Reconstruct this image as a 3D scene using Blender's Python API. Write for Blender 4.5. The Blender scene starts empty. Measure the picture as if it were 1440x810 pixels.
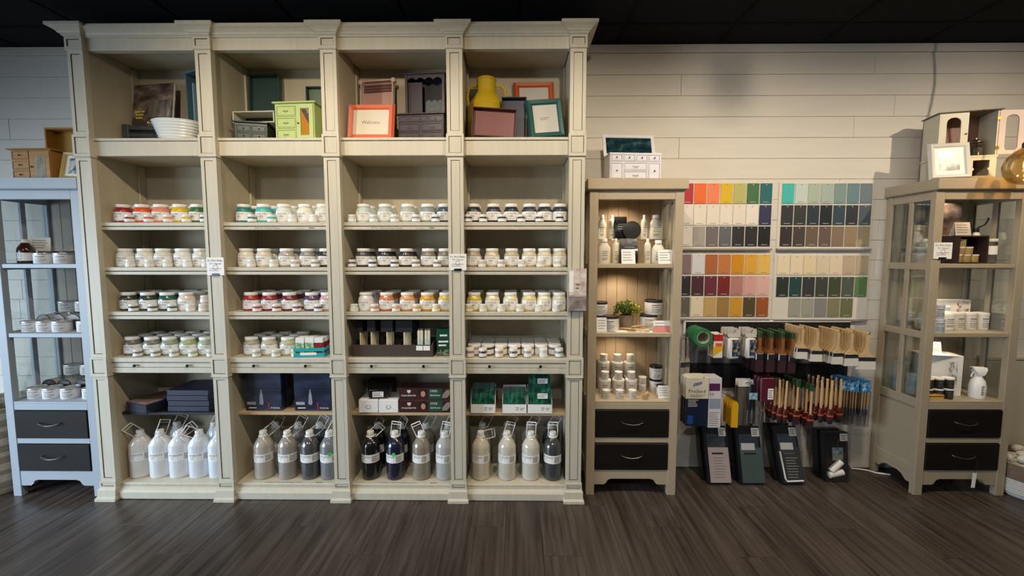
import bpy, bmesh, math, random
from math import sin, cos, pi, radians, sqrt, atan2
from mathutils import Vector, Matrix

# ------------------------------------------------------------------ camera
F = 580.0; PITCH = radians(4.42); YAW = radians(0.5); CAMH = 1.356
scene = bpy.context.scene
COL = scene.collection
cam_d = bpy.data.cameras.new('camera'); cam = bpy.data.objects.new('camera', cam_d); COL.objects.link(cam)
cam_d.sensor_width = 36.0; cam_d.lens = F / 1440.0 * 36.0; cam_d.clip_start = 0.02
cam.location = (0, 0, CAMH); cam.rotation_euler = (pi / 2 - PITCH, 0, YAW)
scene.camera = cam
# ------------------------------------------------------------------ exposure
vs = scene.view_settings
vs.view_transform = 'Standard'; vs.look = 'None'; vs.gamma = 1.0; vs.use_curve_mapping = False
vs.exposure = 0.0
# ------------------------------------------------------------------ world: dim light of the rest of the shop
wd = bpy.data.worlds.new('shop_ambient'); scene.world = wd; wd.use_nodes = True
wd.node_tree.nodes['Background'].inputs[0].default_value = (0.80, 0.88, 1.0, 1)
wd.node_tree.nodes['Background'].inputs[1].default_value = 0.06

def aim(o, tgt):
    d = Vector(tgt) - o.location
    o.rotation_euler = d.to_track_quat('-Z', 'Y').to_euler()

def spot(x, y, z, tgt, power, size=95, blend=0.7, col=(1.0, 0.80, 0.55), rad=0.035):
    l = bpy.data.lights.new('track_or_fill_spot', 'SPOT'); l.energy = power; l.color = col
    l.spot_size = radians(size); l.spot_blend = blend; l.shadow_soft_size = rad
    o = bpy.data.objects.new('track_or_fill_spot', l); COL.objects.link(o); o.location = (x, y, z); aim(o, tgt)
    return o
SPOTS = ((-1.42, -1.42, 38), (-0.60, -0.70, 37), (0.34, 0.24, 37), (1.32, 1.36, 72), (2.72, 2.70, 62))
# track spots on the ceiling in front of the shelves
for sx, tx, pw in SPOTS:
    spot(sx, 1.30, 2.48, (tx, 2.02, 1.50), pw, 135, 1.0, col=(1.0, 0.84, 0.63), rad=0.075 if sx == 1.32 else 0.018)
# fill spots added behind the camera to brighten the lower shelves, no fixtures
for sx in (-1.9, -0.2, 1.6):
    spot(sx, -0.7, 2.5, (sx*1.05, 2.3, 0.42), 40, 74, 1.0, col=(0.90, 0.94, 1.0), rad=0.06)
# the shop-front window: daylight from behind and to one side
wl = bpy.data.lights.new('shop_window', 'AREA'); wl.energy = 70; wl.color = (0.66, 0.82, 1.0)
wl.shape = 'RECTANGLE'; wl.size = 2.4; wl.size_y = 1.3; wl.spread = radians(105)
wo = bpy.data.objects.new('shop_window', wl); COL.objects.link(wo); wo.location = (-4.6, 0.0, 1.15); aim(wo, (-2.2, 1.7, 0.0))

# ------------------------------------------------------------------ pixel helpers (1440 x 810)
def Xat(px, Y, z):
    k = (px - 720) / F; c, s = cos(YAW), sin(YAW); zr = z - CAMH
    return (k * (Y * c * cos(PITCH) - zr * sin(PITCH)) - Y * s) / (c + k * s * cos(PITCH))
def zat(py, Y, X=0.0):
    yr = -X * sin(YAW) + Y * cos(YAW); yc = (405 - py) / F
    return CAMH + yr * (yc * cos(PITCH) - sin(PITCH)) / (cos(PITCH) + yc * sin(PITCH))
def onY(px, py, Y):
    X = 0.0
    for _ in range(6):
        z = zat(py, Y, X); X = Xat(px, Y, z)
    return X, z
def sc(Y, z):                       # pixels per metre at a depth
    return F / (Y * cos(PITCH) - (z - CAMH) * sin(PITCH))

# ------------------------------------------------------------------ mesh builder
class MB:
    def __init__(s): s.v = []; s.f = []; s.m = []; s.cur = 0
    def mat(s, i): s.cur = i; return s
    def add(s, vs, fs):
        b = len(s.v); s.v += [tuple(p) for p in vs]
        for f in fs: s.f.append(tuple(b + i for i in f)); s.m.append(s.cur)
        return s
    def box(s, x0, y0, z0, x1, y1, z1, c=0.0):
        if x1 < x0: x0, x1 = x1, x0
        if y1 < y0: y0, y1 = y1, y0
        if z1 < z0: z0, z1 = z1, z0
        if c <= 0:
            return s.add([(x0,y0,z0),(x1,y0,z0),(x1,y1,z0),(x0,y1,z0),(x0,y0,z1),(x1,y0,z1),(x1,y1,z1),(x0,y1,z1)],
                  [(0,3,2,1),(4,5,6,7),(0,1,5,4),(1,2,6,5),(2,3,7,6),(3,0,4,7)])
        c = min(c, (x1-x0)*.45, (y1-y0)*.45, (z1-z0)*.45)
        vs = []; idx = {}
        for i, (X, sx) in enumerate(((x0,1),(x1,-1))):
            for j, (Y, sy) in enumerate(((y0,1),(y1,-1))):
                for k, (Z, sz) in enumerate(((z0,1),(z1,-1))):
                    for a in range(3):
                        idx[i,j,k,a] = len(vs)
                        vs.append((X + (0 if a == 0 else sx*c), Y + (0 if a == 1 else sy*c), Z + (0 if a == 2 else sz*c)))
        fs = []
        for a in range(3):
            for e in (0,1):
                q = []
                for (p, r) in ((0,0),(1,0),(1,1),(0,1)):
                    t = [0,0,0]; o = [n for n in range(3) if n != a]; t[a] = e; t[o[0]] = p; t[o[1]] = r
                    q.append(idx[t[0],t[1],t[2],a])
                fs.append(tuple(q))
        for a in range(3):
            b, d = [n for n in range(3) if n != a]
            for p in (0,1):
                for r in (0,1):
                    t0 = [0,0,0]; t1 = [0,0,0]; t0[a] = 0; t1[a] = 1; t0[b] = t1[b] = p; t0[d] = t1[d] = r
                    fs.append((idx[t0[0],t0[1],t0[2],b], idx[t0[0],t0[1],t0[2],d], idx[t1[0],t1[1],t1[2],d], idx[t1[0],t1[1],t1[2],b]))
        for i in (0,1):
            for j in (0,1):
                for k in (0,1): fs.append((idx[i,j,k,0], idx[i,j,k,1], idx[i,j,k,2]))
        return s.add(vs, fs)
    def lathe(s, prof, seg=20, cx=0, cy=0, cz=0, ex=1.0, ey=1.0, caps=(True, True)):
        vs = []; fs = []; n = len(prof)
        for r, z in prof:
            for k in range(seg):
                a = 2*pi*k/seg; vs.append((cx + r*ex*cos(a), cy + r*ey*sin(a), cz + z))
        for i in range(n-1):
            for k in range(seg):
                k2 = (k+1) % seg; fs.append((i*seg+k, i*seg+k2, (i+1)*seg+k2, (i+1)*seg+k))
        if caps[0]: fs.append(tuple(reversed(range(seg))))
        if caps[1]: fs.append(tuple((n-1)*seg+k for k in range(seg)))
        return s.add(vs, fs)
    def tube(s, pts, r, seg=6, closed=False, r2=None):
        P = [Vector(p) for p in pts]; n = len(P); vs = []; fs = []
        up = Vector((0.13, 0.21, 0.97)); prev = None
        for i in range(n):
            if closed: t = P[(i+1) % n] - P[i-1]
            else: t = P[min(i+1, n-1)] - P[max(i-1, 0)]
            t.normalize()
            u = (prev if prev is not None else up)
            a = u - t*u.dot(t)
            if a.length < 1e-4: a = Vector((1,0,0)) - t*t.x
            a.normalize(); b = t.cross(a); prev = a
            rr = r if r2 is None else r + (r2-r)*i/(n-1)
            for k in range(seg):
                w = 2*pi*k/seg; vs.append(P[i] + a*(rr*cos(w)) + b*(rr*sin(w)))
        m = n if closed else n-1
        for i in range(m):
            j = (i+1) % n
            for k in range(seg):
                k2 = (k+1) % seg; fs.append((i*seg+k, i*seg+k2, j*seg+k2, j*seg+k))
        if not closed:
            fs.append(tuple(reversed(range(seg)))); fs.append(tuple((n-1)*seg+k for k in range(seg)))
        return s.add(vs, fs)
    def prism(s, poly, a0, a1, axis='y'):
        n = len(poly)
        def pt(p, a):
            return {'y': (p[0], a, p[1]), 'x': (a, p[0], p[1]), 'z': (p[0], p[1], a)}[axis]
        vs = [pt(p, a0) for p in poly] + [pt(p, a1) for p in poly]
        fs = [tuple(range(n)), tuple(reversed(range(n, 2*n)))]
        for i in range(n): j = (i+1) % n; fs.append((i, i+n, j+n, j))
        return s.add(vs, fs)
    def loft(s, rects):              # rects: (x0, x1, y0, y1, z)
        vs = []; fs = []
        for x0, x1, y0, y1, z in rects: vs += [(x0,y0,z),(x1,y0,z),(x1,y1,z),(x0,y1,z)]
        for i in range(len(rects)-1):
            for k in range(4):
                k2 = (k+1) % 4; fs.append((i*4+k, i*4+k2, i*4+4+k2, i*4+4+k))
        fs.append((3,2,1,0)); b = (len(rects)-1)*4; fs.append((b, b+1, b+2, b+3))
        return s.add(vs, fs)
    def panel(s, x0, x1, yf, yb, z0, z1, bd, dp, gm=1, pm=None):
        """box whose front (-y) face carries a sunk panel; the sides of the sinking use material gm"""
        base = s.cur
        a = [(x0,yf,z0),(x1,yf,z0),(x1,yf,z1),(x0,yf,z1)]
        b = [(x0+bd,yf,z0+bd),(x1-bd,yf,z0+bd),(x1-bd,yf,z1-bd),(x0+bd,yf,z1-bd)]
        c = [(p[0],yf+dp,p[2]) for p in b]
        d = [(p[0],yb,p[2]) for p in a]
        for i in range(4):
            j = (i+1) % 4
            s.add([a[i],a[j],b[j],b[i]], [(0,1,2,3)])
            s.add([d[i],d[j],a[j],a[i]], [(0,1,2,3)])
        s.add(d, [(3,2,1,0)])
        gw = 0.0026
        c = [(x0+bd+gw,yf+dp,z0+bd+gw),(x1-bd-gw,yf+dp,z0+bd+gw),(x1-bd-gw,yf+dp,z1-bd-gw),(x0+bd+gw,yf+dp,z1-bd-gw)]
        s.cur = gm
        for i in range(4):
            j = (i+1) % 4; s.add([b[i],b[j],c[j],c[i]], [(0,1,2,3)])
        s.cur = base if pm is None else pm
        s.add(c, [(0,1,2,3)]); s.cur = base
        return s
    def ball(s, c, r, seg=10, rings=6, sx=1, sy=1, sz=1):
        prof = [(max(1e-4, r*sin(pi*i/rings)), -r*cos(pi*i/rings)) for i in range(rings+1)]
        b = len(s.v); s.lathe(prof, seg, 0, 0, 0)
        for i in range(b, len(s.v)):
            x, y, z = s.v[i]; s.v[i] = (c[0]+x*sx, c[1]+y*sy, c[2]+z*sz)
        return s
    def xf(s, M, b=0):
        for i in range(b, len(s.v)): s.v[i] = tuple(M @ Vector(s.v[i]))
        return s
    def text(s, body, size, o, u=(1,0,0), w=(0,0,1), align='c', bend=None, wid=None):
        tv, tf, tw = text_mesh(body)
        u = Vector(u); w = Vector(w); o = Vector(o); k = size
        if wid and tw*k > wid: k = wid/tw
        off = {'c': -tw/2, 'l': 0.0, 'r': -tw}[align]
        vs = []
        for x, y in tv:
            X = (x+off)*k; Z = y*k*(size/k if wid else 1.0)
            if bend:
                a = X/bend; vs.append((o[0]+bend*sin(a), o[1]-bend*cos(a), o[2]+Z))
            else: vs.append(o + u*X + w*Z)
        return s.add(vs, tf)
    def lines(s, x0, x1, z1, z0, n, y, h=0.35, seed=1, ragged=0.3):
        """rows of small print on a face looking to -y"""
        rr = random.Random(seed); st = (z1-z0)/n
        for i in range(n):
            z = z1 - st*(i+.5); e = x1 - (x1-x0)*ragged*rr.random()
            s.add([(x0,y,z-st*h/2),(e,y,z-st*h/2),(e,y,z+st*h/2),(x0,y,z+st*h/2)], [(0,1,2,3)])
        return s
    def mesh(s, name, mats, smooth=True, angle=38):
        me = bpy.data.meshes.new(name)
        me.from_pydata(s.v, [], s.f)
        if not isinstance(mats, (list, tuple)): mats = [mats]
        for m in mats: me.materials.append(m)
        me.polygons.foreach_set('material_index', [min(i, len(mats)-1) for i in s.m])
        bm = bmesh.new(); bm.from_mesh(me); bmesh.ops.recalc_face_normals(bm, faces=bm.faces); bm.to_mesh(me); bm.free()
        if smooth:
            me.polygons.foreach_set('use_smooth', [True]*len(me.polygons))
            me.set_sharp_from_angle(angle=radians(angle))
        me.update()
        return me

_txt = {}
def text_mesh(body):
    if body in _txt: return _txt[body]
    c = bpy.data.curves.new('lettering', 'FONT'); c.body = body; c.size = 1.0; c.resolution_u = 1
    o = bpy.data.objects.new('lettering', c); COL.objects.link(o)
    dg = bpy.context.evaluated_depsgraph_get(); dg.update()
    me = o.evaluated_get(dg).to_mesh()
    vs = [(v.co.x, v.co.y) for v in me.vertices]; fs = [tuple(p.vertices) for p in me.polygons]
    bpy.data.objects.remove(o); bpy.data.curves.remove(c)
    if vs:
        x0 = min(p[0] for p in vs); tw = max(p[0] for p in vs) - x0; vs = [(x-x0, y) for x, y in vs]
    else: tw = 0
    _txt[body] = (vs, fs, tw)
    return _txt[body]

# ------------------------------------------------------------------ objects
def E(name, label, cat, loc=(0,0,0), rot=(0,0,0), group=None):
    n = len(label.split())
    if not 4 <= n <= 16: print('LABEL LENGTH', n, label)
    o = bpy.data.objects.new(name, None); COL.objects.link(o); o.empty_display_size = 0.05
    o.location = loc; o.rotation_euler = rot if isinstance(rot, tuple) else (0,0,rot)
    o['label'] = label; o['category'] = cat
    if group: o['group'] = group
    return o
def part(name, mb, mats, parent, loc=(0,0,0), rot=(0,0,0), label=None, smooth=True):
    me = mb if isinstance(mb, bpy.types.Mesh) else mb.mesh(name, mats, smooth)
    o = bpy.data.objects.new(name, me); COL.objects.link(o); o.parent = parent
    o.location = loc; o.rotation_euler = rot
    if label: o['label'] = label
    return o
def solo(name, mb, mats, label, cat, loc=(0,0,0), rot=(0,0,0), group=None):
    o = part(name, mb, mats, None, loc, rot); o['label'] = label; o['category'] = cat
    if group: o['group'] = group
    return o
def struct(name, mb, mats, label, cat):
    o = part(name, mb, mats, None, smooth=False); o['kind'] = 'structure'; o['label'] = label; o['category'] = cat
    return o
def copy_tree(o, parent=None):
    c = o.copy(); COL.objects.link(c); c.parent = parent
    for ch in list(o.children): copy_tree(ch, c)
    return c

# ------------------------------------------------------------------ materials
def lin(c):
    if isinstance(c, str):
        c = c.lstrip('#'); c = [int(c[i:i+2], 16)/255 for i in (0,2,4)]
    return tuple((x/12.92 if x <= .04045 else ((x+.055)/1.055)**2.4) for x in c)
_m = {}
def M(name, col, rough=0.55, metal=0.0, coat=0.0, var=0.0, vscale=(8,8,8), col2=None, bump=0.0, bscale=None, spec=0.5, emit=0.0, rand=0.0, alpha=1.0, detail=4):
    key = (name, str(col), rough)
    if key in _m: return _m[key]
    m = bpy.data.materials.new(name); m.use_nodes = True; nt = m.node_tree; b = nt.nodes['Principled BSDF']
    c = lin(col)
    b.inputs['Base Color'].default_value = (*c, 1); b.inputs['Roughness'].default_value = rough
    b.inputs['Metallic'].default_value = metal; b.inputs['Coat Weight'].default_value = coat
    b.inputs['Coat Roughness'].default_value = 0.08
    b.inputs['Specular IOR Level'].default_value = spec
    if emit: b.inputs['Emission Color'].default_value = (*c,1); b.inputs['Emission Strength'].default_value = emit
    if var or bump or rand:
        tc = nt.nodes.new('ShaderNodeTexCoord'); mp = nt.nodes.new('ShaderNodeMapping')
        nt.links.new(tc.outputs['Object'], mp.inputs[0]); mp.inputs['Scale'].default_value = vscale
        nz = nt.nodes.new('ShaderNodeTexNoise'); nz.inputs['Scale'].default_value = 1.0; nz.inputs['Detail'].default_value = detail
        nz.inputs['Roughness'].default_value = 0.62
        nt.links.new(mp.outputs[0], nz.inputs['Vector'])
        if var or rand:
            d = lin(col2) if col2 else tuple(x*(1-var) for x in c)
            rp = nt.nodes.new('ShaderNodeValToRGB'); rp.color_ramp.elements[0].position = 0.32; rp.color_ramp.elements[1].position = 0.68
            rp.color_ramp.elements[0].color = (*d,1); rp.color_ramp.elements[1].color = (*c,1)
            nt.links.new(nz.outputs['Fac'], rp.inputs[0]); out = rp.outputs[0]
            if rand:
                oi = nt.nodes.new('ShaderNodeObjectInfo'); mr = nt.nodes.new('ShaderNodeMapRange')
                mr.inputs['To Min'].default_value = 1-rand; mr.inputs['To Max'].default_value = 1+rand
                nt.links.new(oi.outputs['Random'], mr.inputs['Value'])
                mx = nt.nodes.new('ShaderNodeMix'); mx.data_type = 'RGBA'; mx.blend_type = 'MULTIPLY'; mx.inputs[0].default_value = 1
                nt.links.new(out, mx.inputs[6]); nt.links.new(mr.outputs[0], mx.inputs[7]); out = mx.outputs[2]
                ad = nt.nodes.new('ShaderNodeVectorMath'); ad.operation = 'ADD'; sc_ = nt.nodes.new('ShaderNodeMath'); sc_.operation = 'MULTIPLY'; sc_.inputs[1].default_value = 37
                nt.links.new(oi.outputs['Random'], sc_.inputs[0]); nt.links.new(tc.outputs['Object'], ad.inputs[0]); nt.links.new(sc_.outputs[0], ad.inputs[1]); nt.links.new(ad.outputs[0], mp.inputs[0])
            nt.links.new(out, b.inputs['Base Color'])
        if bump:
            bp = nt.nodes.new('ShaderNodeBump'); bp.inputs['Strength'].default_value = bump; bp.inputs['Distance'].default_value = 0.004
            nt.links.new(nz.outputs['Fac'], bp.inputs['Height']); nt.links.new(bp.outputs[0], b.inputs['Normal'])
    _m[key] = m
    return m
def GLASS(name='clear_glass', tint=(0.93,0.96,0.95), k=0.06):
    if name in _m: return _m[name]
    m = bpy.data.materials.new(name); m.use_nodes = True; nt = m.node_tree; nt.nodes.clear()
    o = nt.nodes.new('ShaderNodeOutputMaterial'); t = nt.nodes.new('ShaderNodeBsdfTransparent'); t.inputs[0].default_value = (*tint,1)
    g = nt.nodes.new('ShaderNodeBsdfGlossy'); g.inputs['Roughness'].default_value = 0.03; mx = nt.nodes.new('ShaderNodeMixShader')
    lw = nt.nodes.new('ShaderNodeLayerWeight'); lw.inputs[0].default_value = 0.35
    mr = nt.nodes.new('ShaderNodeMapRange'); mr.inputs['To Min'].default_value = k; mr.inputs['To Max'].default_value = 0.6
    nt.links.new(lw.outputs['Fresnel'], mr.inputs[0]); nt.links.new(mr.outputs[0], mx.inputs[0])
    nt.links.new(t.outputs[0], mx.inputs[1]); nt.links.new(g.outputs[0], mx.inputs[2]); nt.links.new(mx.outputs[0], o.inputs[0])
    _m[name] = m
    return m
def PRINT(name, stops, scale=(10,10,10), rough=0.35, coat=0.3, detail=5):
    """mottled printed picture: a colour ramp over noise in object space"""
    if name in _m: return _m[name]
    m = bpy.data.materials.new(name); m.use_nodes = True; nt = m.node_tree; b = nt.nodes['Principled BSDF']
    tc = nt.nodes.new('ShaderNodeTexCoord'); mp = nt.nodes.new('ShaderNodeMapping'); mp.inputs['Scale'].default_value = scale
    nz = nt.nodes.new('ShaderNodeTexNoise'); nz.inputs['Scale'].default_value = 1; nz.inputs['Detail'].default_value = detail
    rp = nt.nodes.new('ShaderNodeValToRGB'); el = rp.color_ramp.elements
    while len(el) > 1: el.remove(el[-1])
    el[0].position = stops[0][0]; el[0].color = (*lin(stops[0][1]),1)
    for p, c in stops[1:]:
        e = el.new(p); e.color = (*lin(c),1)
    nt.links.new(tc.outputs['Object'], mp.inputs[0]); nt.links.new(mp.outputs[0], nz.inputs['Vector']); nt.links.new(nz.outputs['Fac'], rp.inputs[0])
    nt.links.new(rp.outputs[0], b.inputs['Base Color']); b.inputs['Roughness'].default_value = rough; b.inputs['Coat Weight'].default_value = coat
    _m[name] = m
    return m

WHITE = M('white_print_paper', 'f0eee8', 0.6)
LIDW = M('white_plastic_lid', 'f2f0ea', 0.4)
INK = M('grey_ink', '6b6a68', 0.6)
INKD = M('black_ink', '222224', 0.6)
BLACKP = M('black_plastic', '17171a', 0.35)
GL = GLASS()
FILM = GLASS('clear_plastic_film', (0.985,0.985,0.985), 0.015)
METAL = M('brushed_steel', 'a8a8a6', 0.3, metal=1.0)
DARKMETAL = M('dark_bronze', '2a2420', 0.35, metal=0.8)
WOODH = M('pale_wood', 'd3ac78', 0.5, var=0.18, vscale=(60,60,8))
GREEN_ST = M('green_sticker', '2fd043', 0.5)

YF, YW, YB = 2.22, 2.573, 2.51       # bookcase front, wall, bookcase back
CEIL = 2.612
# ------------------------------------------------------------------ the setting
fl_mat = M('dark_vinyl_plank', '5a5049', 0.31, var=0.74, vscale=(46,1.7,46), rand=0.12, bump=0.10, detail=8, spec=0.35)
mb = MB().box(-5.4, -3.2, -0.06, 5.4, YW+0.12, -0.004)
floor = struct('floor', mb, M('floor_joint', '332b27', 0.8), 'dark brown wood plank floor of the shop', 'floor')
rr = random.Random(5); pw = 0.178; plk = MB().box(-pw/2+.0007, -0.61+.0007, -0.004, pw/2-.0007, 0.61-.0007, 0.0, 0.0003).mesh('plank', fl_mat, False)
k = 0; x = -5.3
while x < 5.3:
    y0 = YW - 0.61 + (0, 0.42, 0.8, 0.22, 0.62)[k % 5]
    n = 0; y = y0
    while y > -1.0:
        if y - .61 < YW and (abs(x) < 3.6):
            yy0 = y-.61; yy1 = min(y+.61, YW+.02)
            if yy1 - yy0 > .1:
                o = part('plank', plk, None, floor, (x, (yy0+yy1)/2, 0)); o.scale = (1, (yy1-yy0)/1.22, 1)
        y -= 1.22
    x += pw; k += 1

wall_m = M('white_shiplap_paint', 'd9d3c8', 0.55, var=0.05, vscale=(2,30,18), spec=0.35)
mb = MB().box(-5.4, YW+0.008, 0, 5.4, YW+0.12, CEIL+0.06)
wall = struct('wall_back', mb, M('shiplap_joint', '7d766b', 0.8), 'white painted shiplap wall behind the shelves', 'wall')
PP = 0.1235; ztop = 2.565
joints = {0: [1231], 1: [958], 2: [1258], 3: [1201], 4: [955], 5: [1252], 6: [1180], 7: [1238], 8: [1236], 9: [1234], 10: [1230], 13: [1180]}
rr = random.Random(11)
for r in range(-1, 21):
    if r < 0: z1 = CEIL; z0 = ztop
    else: z1 = ztop - PP*r; z0 = max(0.0, z1 - PP)
    if z1 <= 0.01: break
    xs = [-5.35, -3.6+rr.random()*.5, -1.6+rr.random()]
    for p in joints.get(max(r,0) if r >= 0 else 1, [1150+rr.random()*150]): xs.append(Xat(p, YW, (z0+z1)/2))
    xs.append(3.35+rr.random()*.5); xs.append(5.35)
    for a, b in zip(xs[:-1], xs[1:]):
        g = 0.0012
        part('board', MB().box(a+g*.6, YW if r >= 0 else YW-.010, z0+g, b-g*.6, YW+0.010, z1-g*.3, 0.0015), wall_m, wall, smooth=False)

mb = MB().box(-5.4, -3.2, CEIL+0.012, 5.4, YW+0.12, CEIL+0.06)
ceil = struct('ceiling', mb, M('ceiling_plenum', '0b0b0c', 0.9), 'black suspended ceiling with acoustic tiles', 'ceiling')
tile_m = M('black_acoustic_tile', '1b1a1a', 0.95, var=0.35, vscale=(60,60,60), bump=0.5, spec=0.2)
grid_m = M('black_ceiling_grid', '0d0d0d', 0.95, spec=.2)
gx = Xat(1009, YW, CEIL)
tl = MB().box(-.289, -.289*2-.015, 0, .289, .289*2+.015, 0.012, 0.003).mesh('tile', tile_m, False)
gxs = [gx + .6*i for i in range(-9, 8)]
for gxx in gxs:
    part('grid_bar', MB().box(gxx-.011, -2.6, CEIL-.001, gxx+.011, YW+.005, CEIL+.012, .001), grid_m, ceil, smooth=False)
    for j in range(4):
        part('tile', tl, None, ceil, (gxx+.3, YW-.6-1.2*j-.22, CEIL+.003))
    part('tile', tl, None, ceil, (gxx+.3, YW-.105, CEIL+.003)).scale = (1, .172, 1)
for j in range(5):
    yy = YW-.22-1.2*j+.0
    part('grid_bar', MB().box(gxs[0], yy-.011, CEIL-.0005, gxs[-1]+.6, yy+.011, CEIL+.012, .001), grid_m, ceil, smooth=False)
# ------------------------------------------------------------------ the bookcase
CREAM = M('aged_cream_paint', 'cdc5b0', 0.5, var=0.09, vscale=(40,40,4), bump=0.03, spec=0.4)
GLAZE = M('brown_glaze', '4a3f33', 0.7)
INNER = M('bookcase_inside_paint', 'c4b99f', 0.6, var=0.10, vscale=(20,20,4))
BACKM = M('bookcase_back_board', 'c2b79e', 0.65, var=0.12, vscale=(14,14,3))
case = E('bookcase', 'tall cream four-bay bookcase with cornice, filled with paint jars', 'bookcase', (0, 0, 0))
PXC = [-2.272, -1.61, -0.963, -0.315, 0.320]
PW = 0.041                                            # half width of a pilaster
Z_OPEN = 2.418; Z1T, Z1B = 1.976, 1.885               # top bay opening, thick rail
SH = [(1.537, 1.497), (1.2955, 1.255), (1.0515, 1.0105)]
Z4T, Z4M, Z4N, Z4B = 0.799, 0.771, 0.742, 0.713       # fourth shelf, pull-out tray, rail
ZLOW = 0.472; ZBT = 0.083                             # loose lower shelf, bottom shelf
YP = YF - 0.028                                       # pilaster face
# back and dividers
for i in range(4):
    a, b = PXC[i], PXC[i+1]
    part('back_panel', MB().box(a+.001, YB, 0.02, b-.001, YB+.012, 2.47), BACKM, case, smooth=False)
for i, x in enumerate(PXC):
    hw = PW - .008
    part('divider', MB().box(x-hw, YF-.004, 0.02, x+hw, YB+.012, 2.47), INNER, case, smooth=False)
    for z0, z1 in ((Z1T+.004, Z_OPEN+.02), (ZBT+.62, Z1B-.005)):   # rear cleats that carry the shelves
        for sgn in (-1, 1):
            if (i == 0 and sgn < 0) or (i == 4 and sgn > 0): continue
            part('cleat', MB().box(x+sgn*hw, YB-.045, z0, x+sgn*(hw+.010), YB-.001, z1, .002), INNER, case, smooth=False)
# pilasters: shafts, blocks, plinths, caps
for i, x in enumerate(PXC):
    def shaft(z0, z1):
        part('pilaster_shaft', MB().panel(x-PW, x+PW, YP, YF+.004, z0, z1, .017, .0035), [CREAM, GLAZE], case, smooth=False)
    def block(z0, z1, name='pilaster_block'):
        part(name, MB().panel(x-PW-.004, x+PW+.004, YP-.006, YF+.004, z0, z1, .012, .004), [CREAM, GLAZE], case, smooth=False)
        part('bead', MB().box(x-PW-.006, YP-.009, z0-.006, x+PW+.006, YF+.004, z0, .002), CREAM, case, smooth=False)
    block(Z_OPEN, 2.478, 'frieze_block')
    shaft(Z1T+.012, Z_OPEN-.006)
    block(Z1B-.006, Z1T+.012)
    shaft(Z4T+.008, Z1B-.012)
    block(Z4B-.008, Z4T+.008)
    shaft(.105, Z4B-.014)
    part('foot_block', MB().panel(x-PW-.004, x+PW+.004, YP-.006, YF+.004, .068, .105, .010, .003), [CREAM, GLAZE], case, smooth=False)
    part('plinth', MB().loft([(x-PW-.016, x+PW+.016, YP-.028, YF+.03, 0), (x-PW-.016, x+PW+.016, YP-.028, YF+.03, .014), (x-PW-.010, x+PW+.010, YP-.018, YF+.03, .022), (x-PW-.010, x+PW+.010, YP-.016, YF+.03, .060), (x-PW-.004, x+PW+.004, YP-.008, YF+.03, .068)]), CREAM, case, smooth=False)
    rc = []
    for o, z in ((.004, 2.478), (.010, 2.482), (.010, 2.487), (.016, 2.489), (.022, 2.497), (.034, 2.506), (.048, 2.512), (.050, 2.514), (.050, 2.527)):
        rc.append((x-PW-o, x+PW+o, YP-.006-o, YB, z))
    part('cornice_cap', MB().loft(rc), CREAM, case, smooth=False)
# cornice runs and frieze between pilasters, and rails
for i in range(4):
    a, b = PXC[i]+PW-.002, PXC[i+1]-PW+.002
    part('frieze', MB().box(a, YF-.012, Z_OPEN, b, YF+.02, 2.482), CREAM, case, smooth=False)
    pr = [(YF-.012, 2.476), (YF-.022, 2.479), (YF-.022, 2.485), (YF-.028, 2.487), (YF-.034, 2.496), (YF-.048, 2.506), (YF-.060, 2.511), (YF-.063, 2.513), (YF-.063, 2.525), (YB, 2.525), (YB, 2.476)]
    part('cornice', MB().prism(pr, a, b, 'x'), CREAM, case, smooth=False)
    part('top_board', MB().box(a, YF+.02, Z_OPEN+.03, b, YB, Z_OPEN+.045), INNER, case, smooth=False)
    # thick shelf under the top bay
    part('shelf', MB().box(a-.004, YF-.012, Z1T-.014, b+.004, YB, Z1T, .002), CREAM, case, smooth=False)
    part('rail', MB().box(a, YF-.004, Z1B, b, YF+.018, Z1T-.0145, .002), CREAM, case, smooth=False)
    part('soffit', MB().box(a, YF+.018, Z1B+.004, b, YB, Z1B+.014), INNER, case, smooth=False)
    for zt, zb in SH:
        part('shelf', MB().box(a-.002, YF+.002, zt-.0195, b+.002, YB, zt, .002), CREAM, case, smooth=False)
        part('shelf_strip', MB().box(a-.002, YF+.006, zb, b+.002, YF+.024, zt-.0235, .002), CREAM, case, smooth=False)
    part('shelf', MB().box(a-.002, YF-.008, Z4M+.002, b+.002, YB, Z4T, .003), CREAM, case, smooth=False)
    tr = part('pull_out_tray', MB().box(a+.004, YF-.002, Z4N+.002, b-.004, YB-.03, Z4M-.002, .002), CREAM, case, smooth=False)
    for t in (.24, .74):
        xk = a + (b-a)*t
        part('knob', MB().lathe([(.003,0),(.003,.006),(.0075,.009),(.0085,.013),(.006,.017),(.001,.018)], 10).xf(Matrix.Translation((xk, YF-.002, (Z4N+Z4M)/2)) @ Matrix.Rotation(pi/2, 4, 'X')), DARKMETAL, tr)
    part('rail', MB().box(a, YF-.004, Z4B, b, YF+.02, Z4N, .002), CREAM, case, smooth=False)
    # bottom shelf and base moulding
    part('shelf', MB().box(a-.002, YF-.006, ZBT-.016, b+.002, YB, ZBT, .003), CREAM, case, smooth=False)
    part('base_rail', MB().loft([(a, b, YF-.030, YF+.02, .004), (a, b, YF-.030, YF+.02, .040), (a, b, YF-.022, YF+.02, .050), (a, b, YF-.010, YF+.02, .058), (a, b, YF-.010, YF+.02, ZBT-.0165)]), CREAM, case, smooth=False)
    lm = M('black_shelf_board', '17171b', 0.5) if i == 0 else M('raw_plywood', 'c4a880', 0.6, var=0.2, vscale=(4,60,60))
    yl = YF + (.05 if i else .045)
    part('loose_shelf', MB().box(a-.006, yl, ZLOW-.016, b+.006, YB, ZLOW, .001), lm, case, smooth=False)
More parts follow.
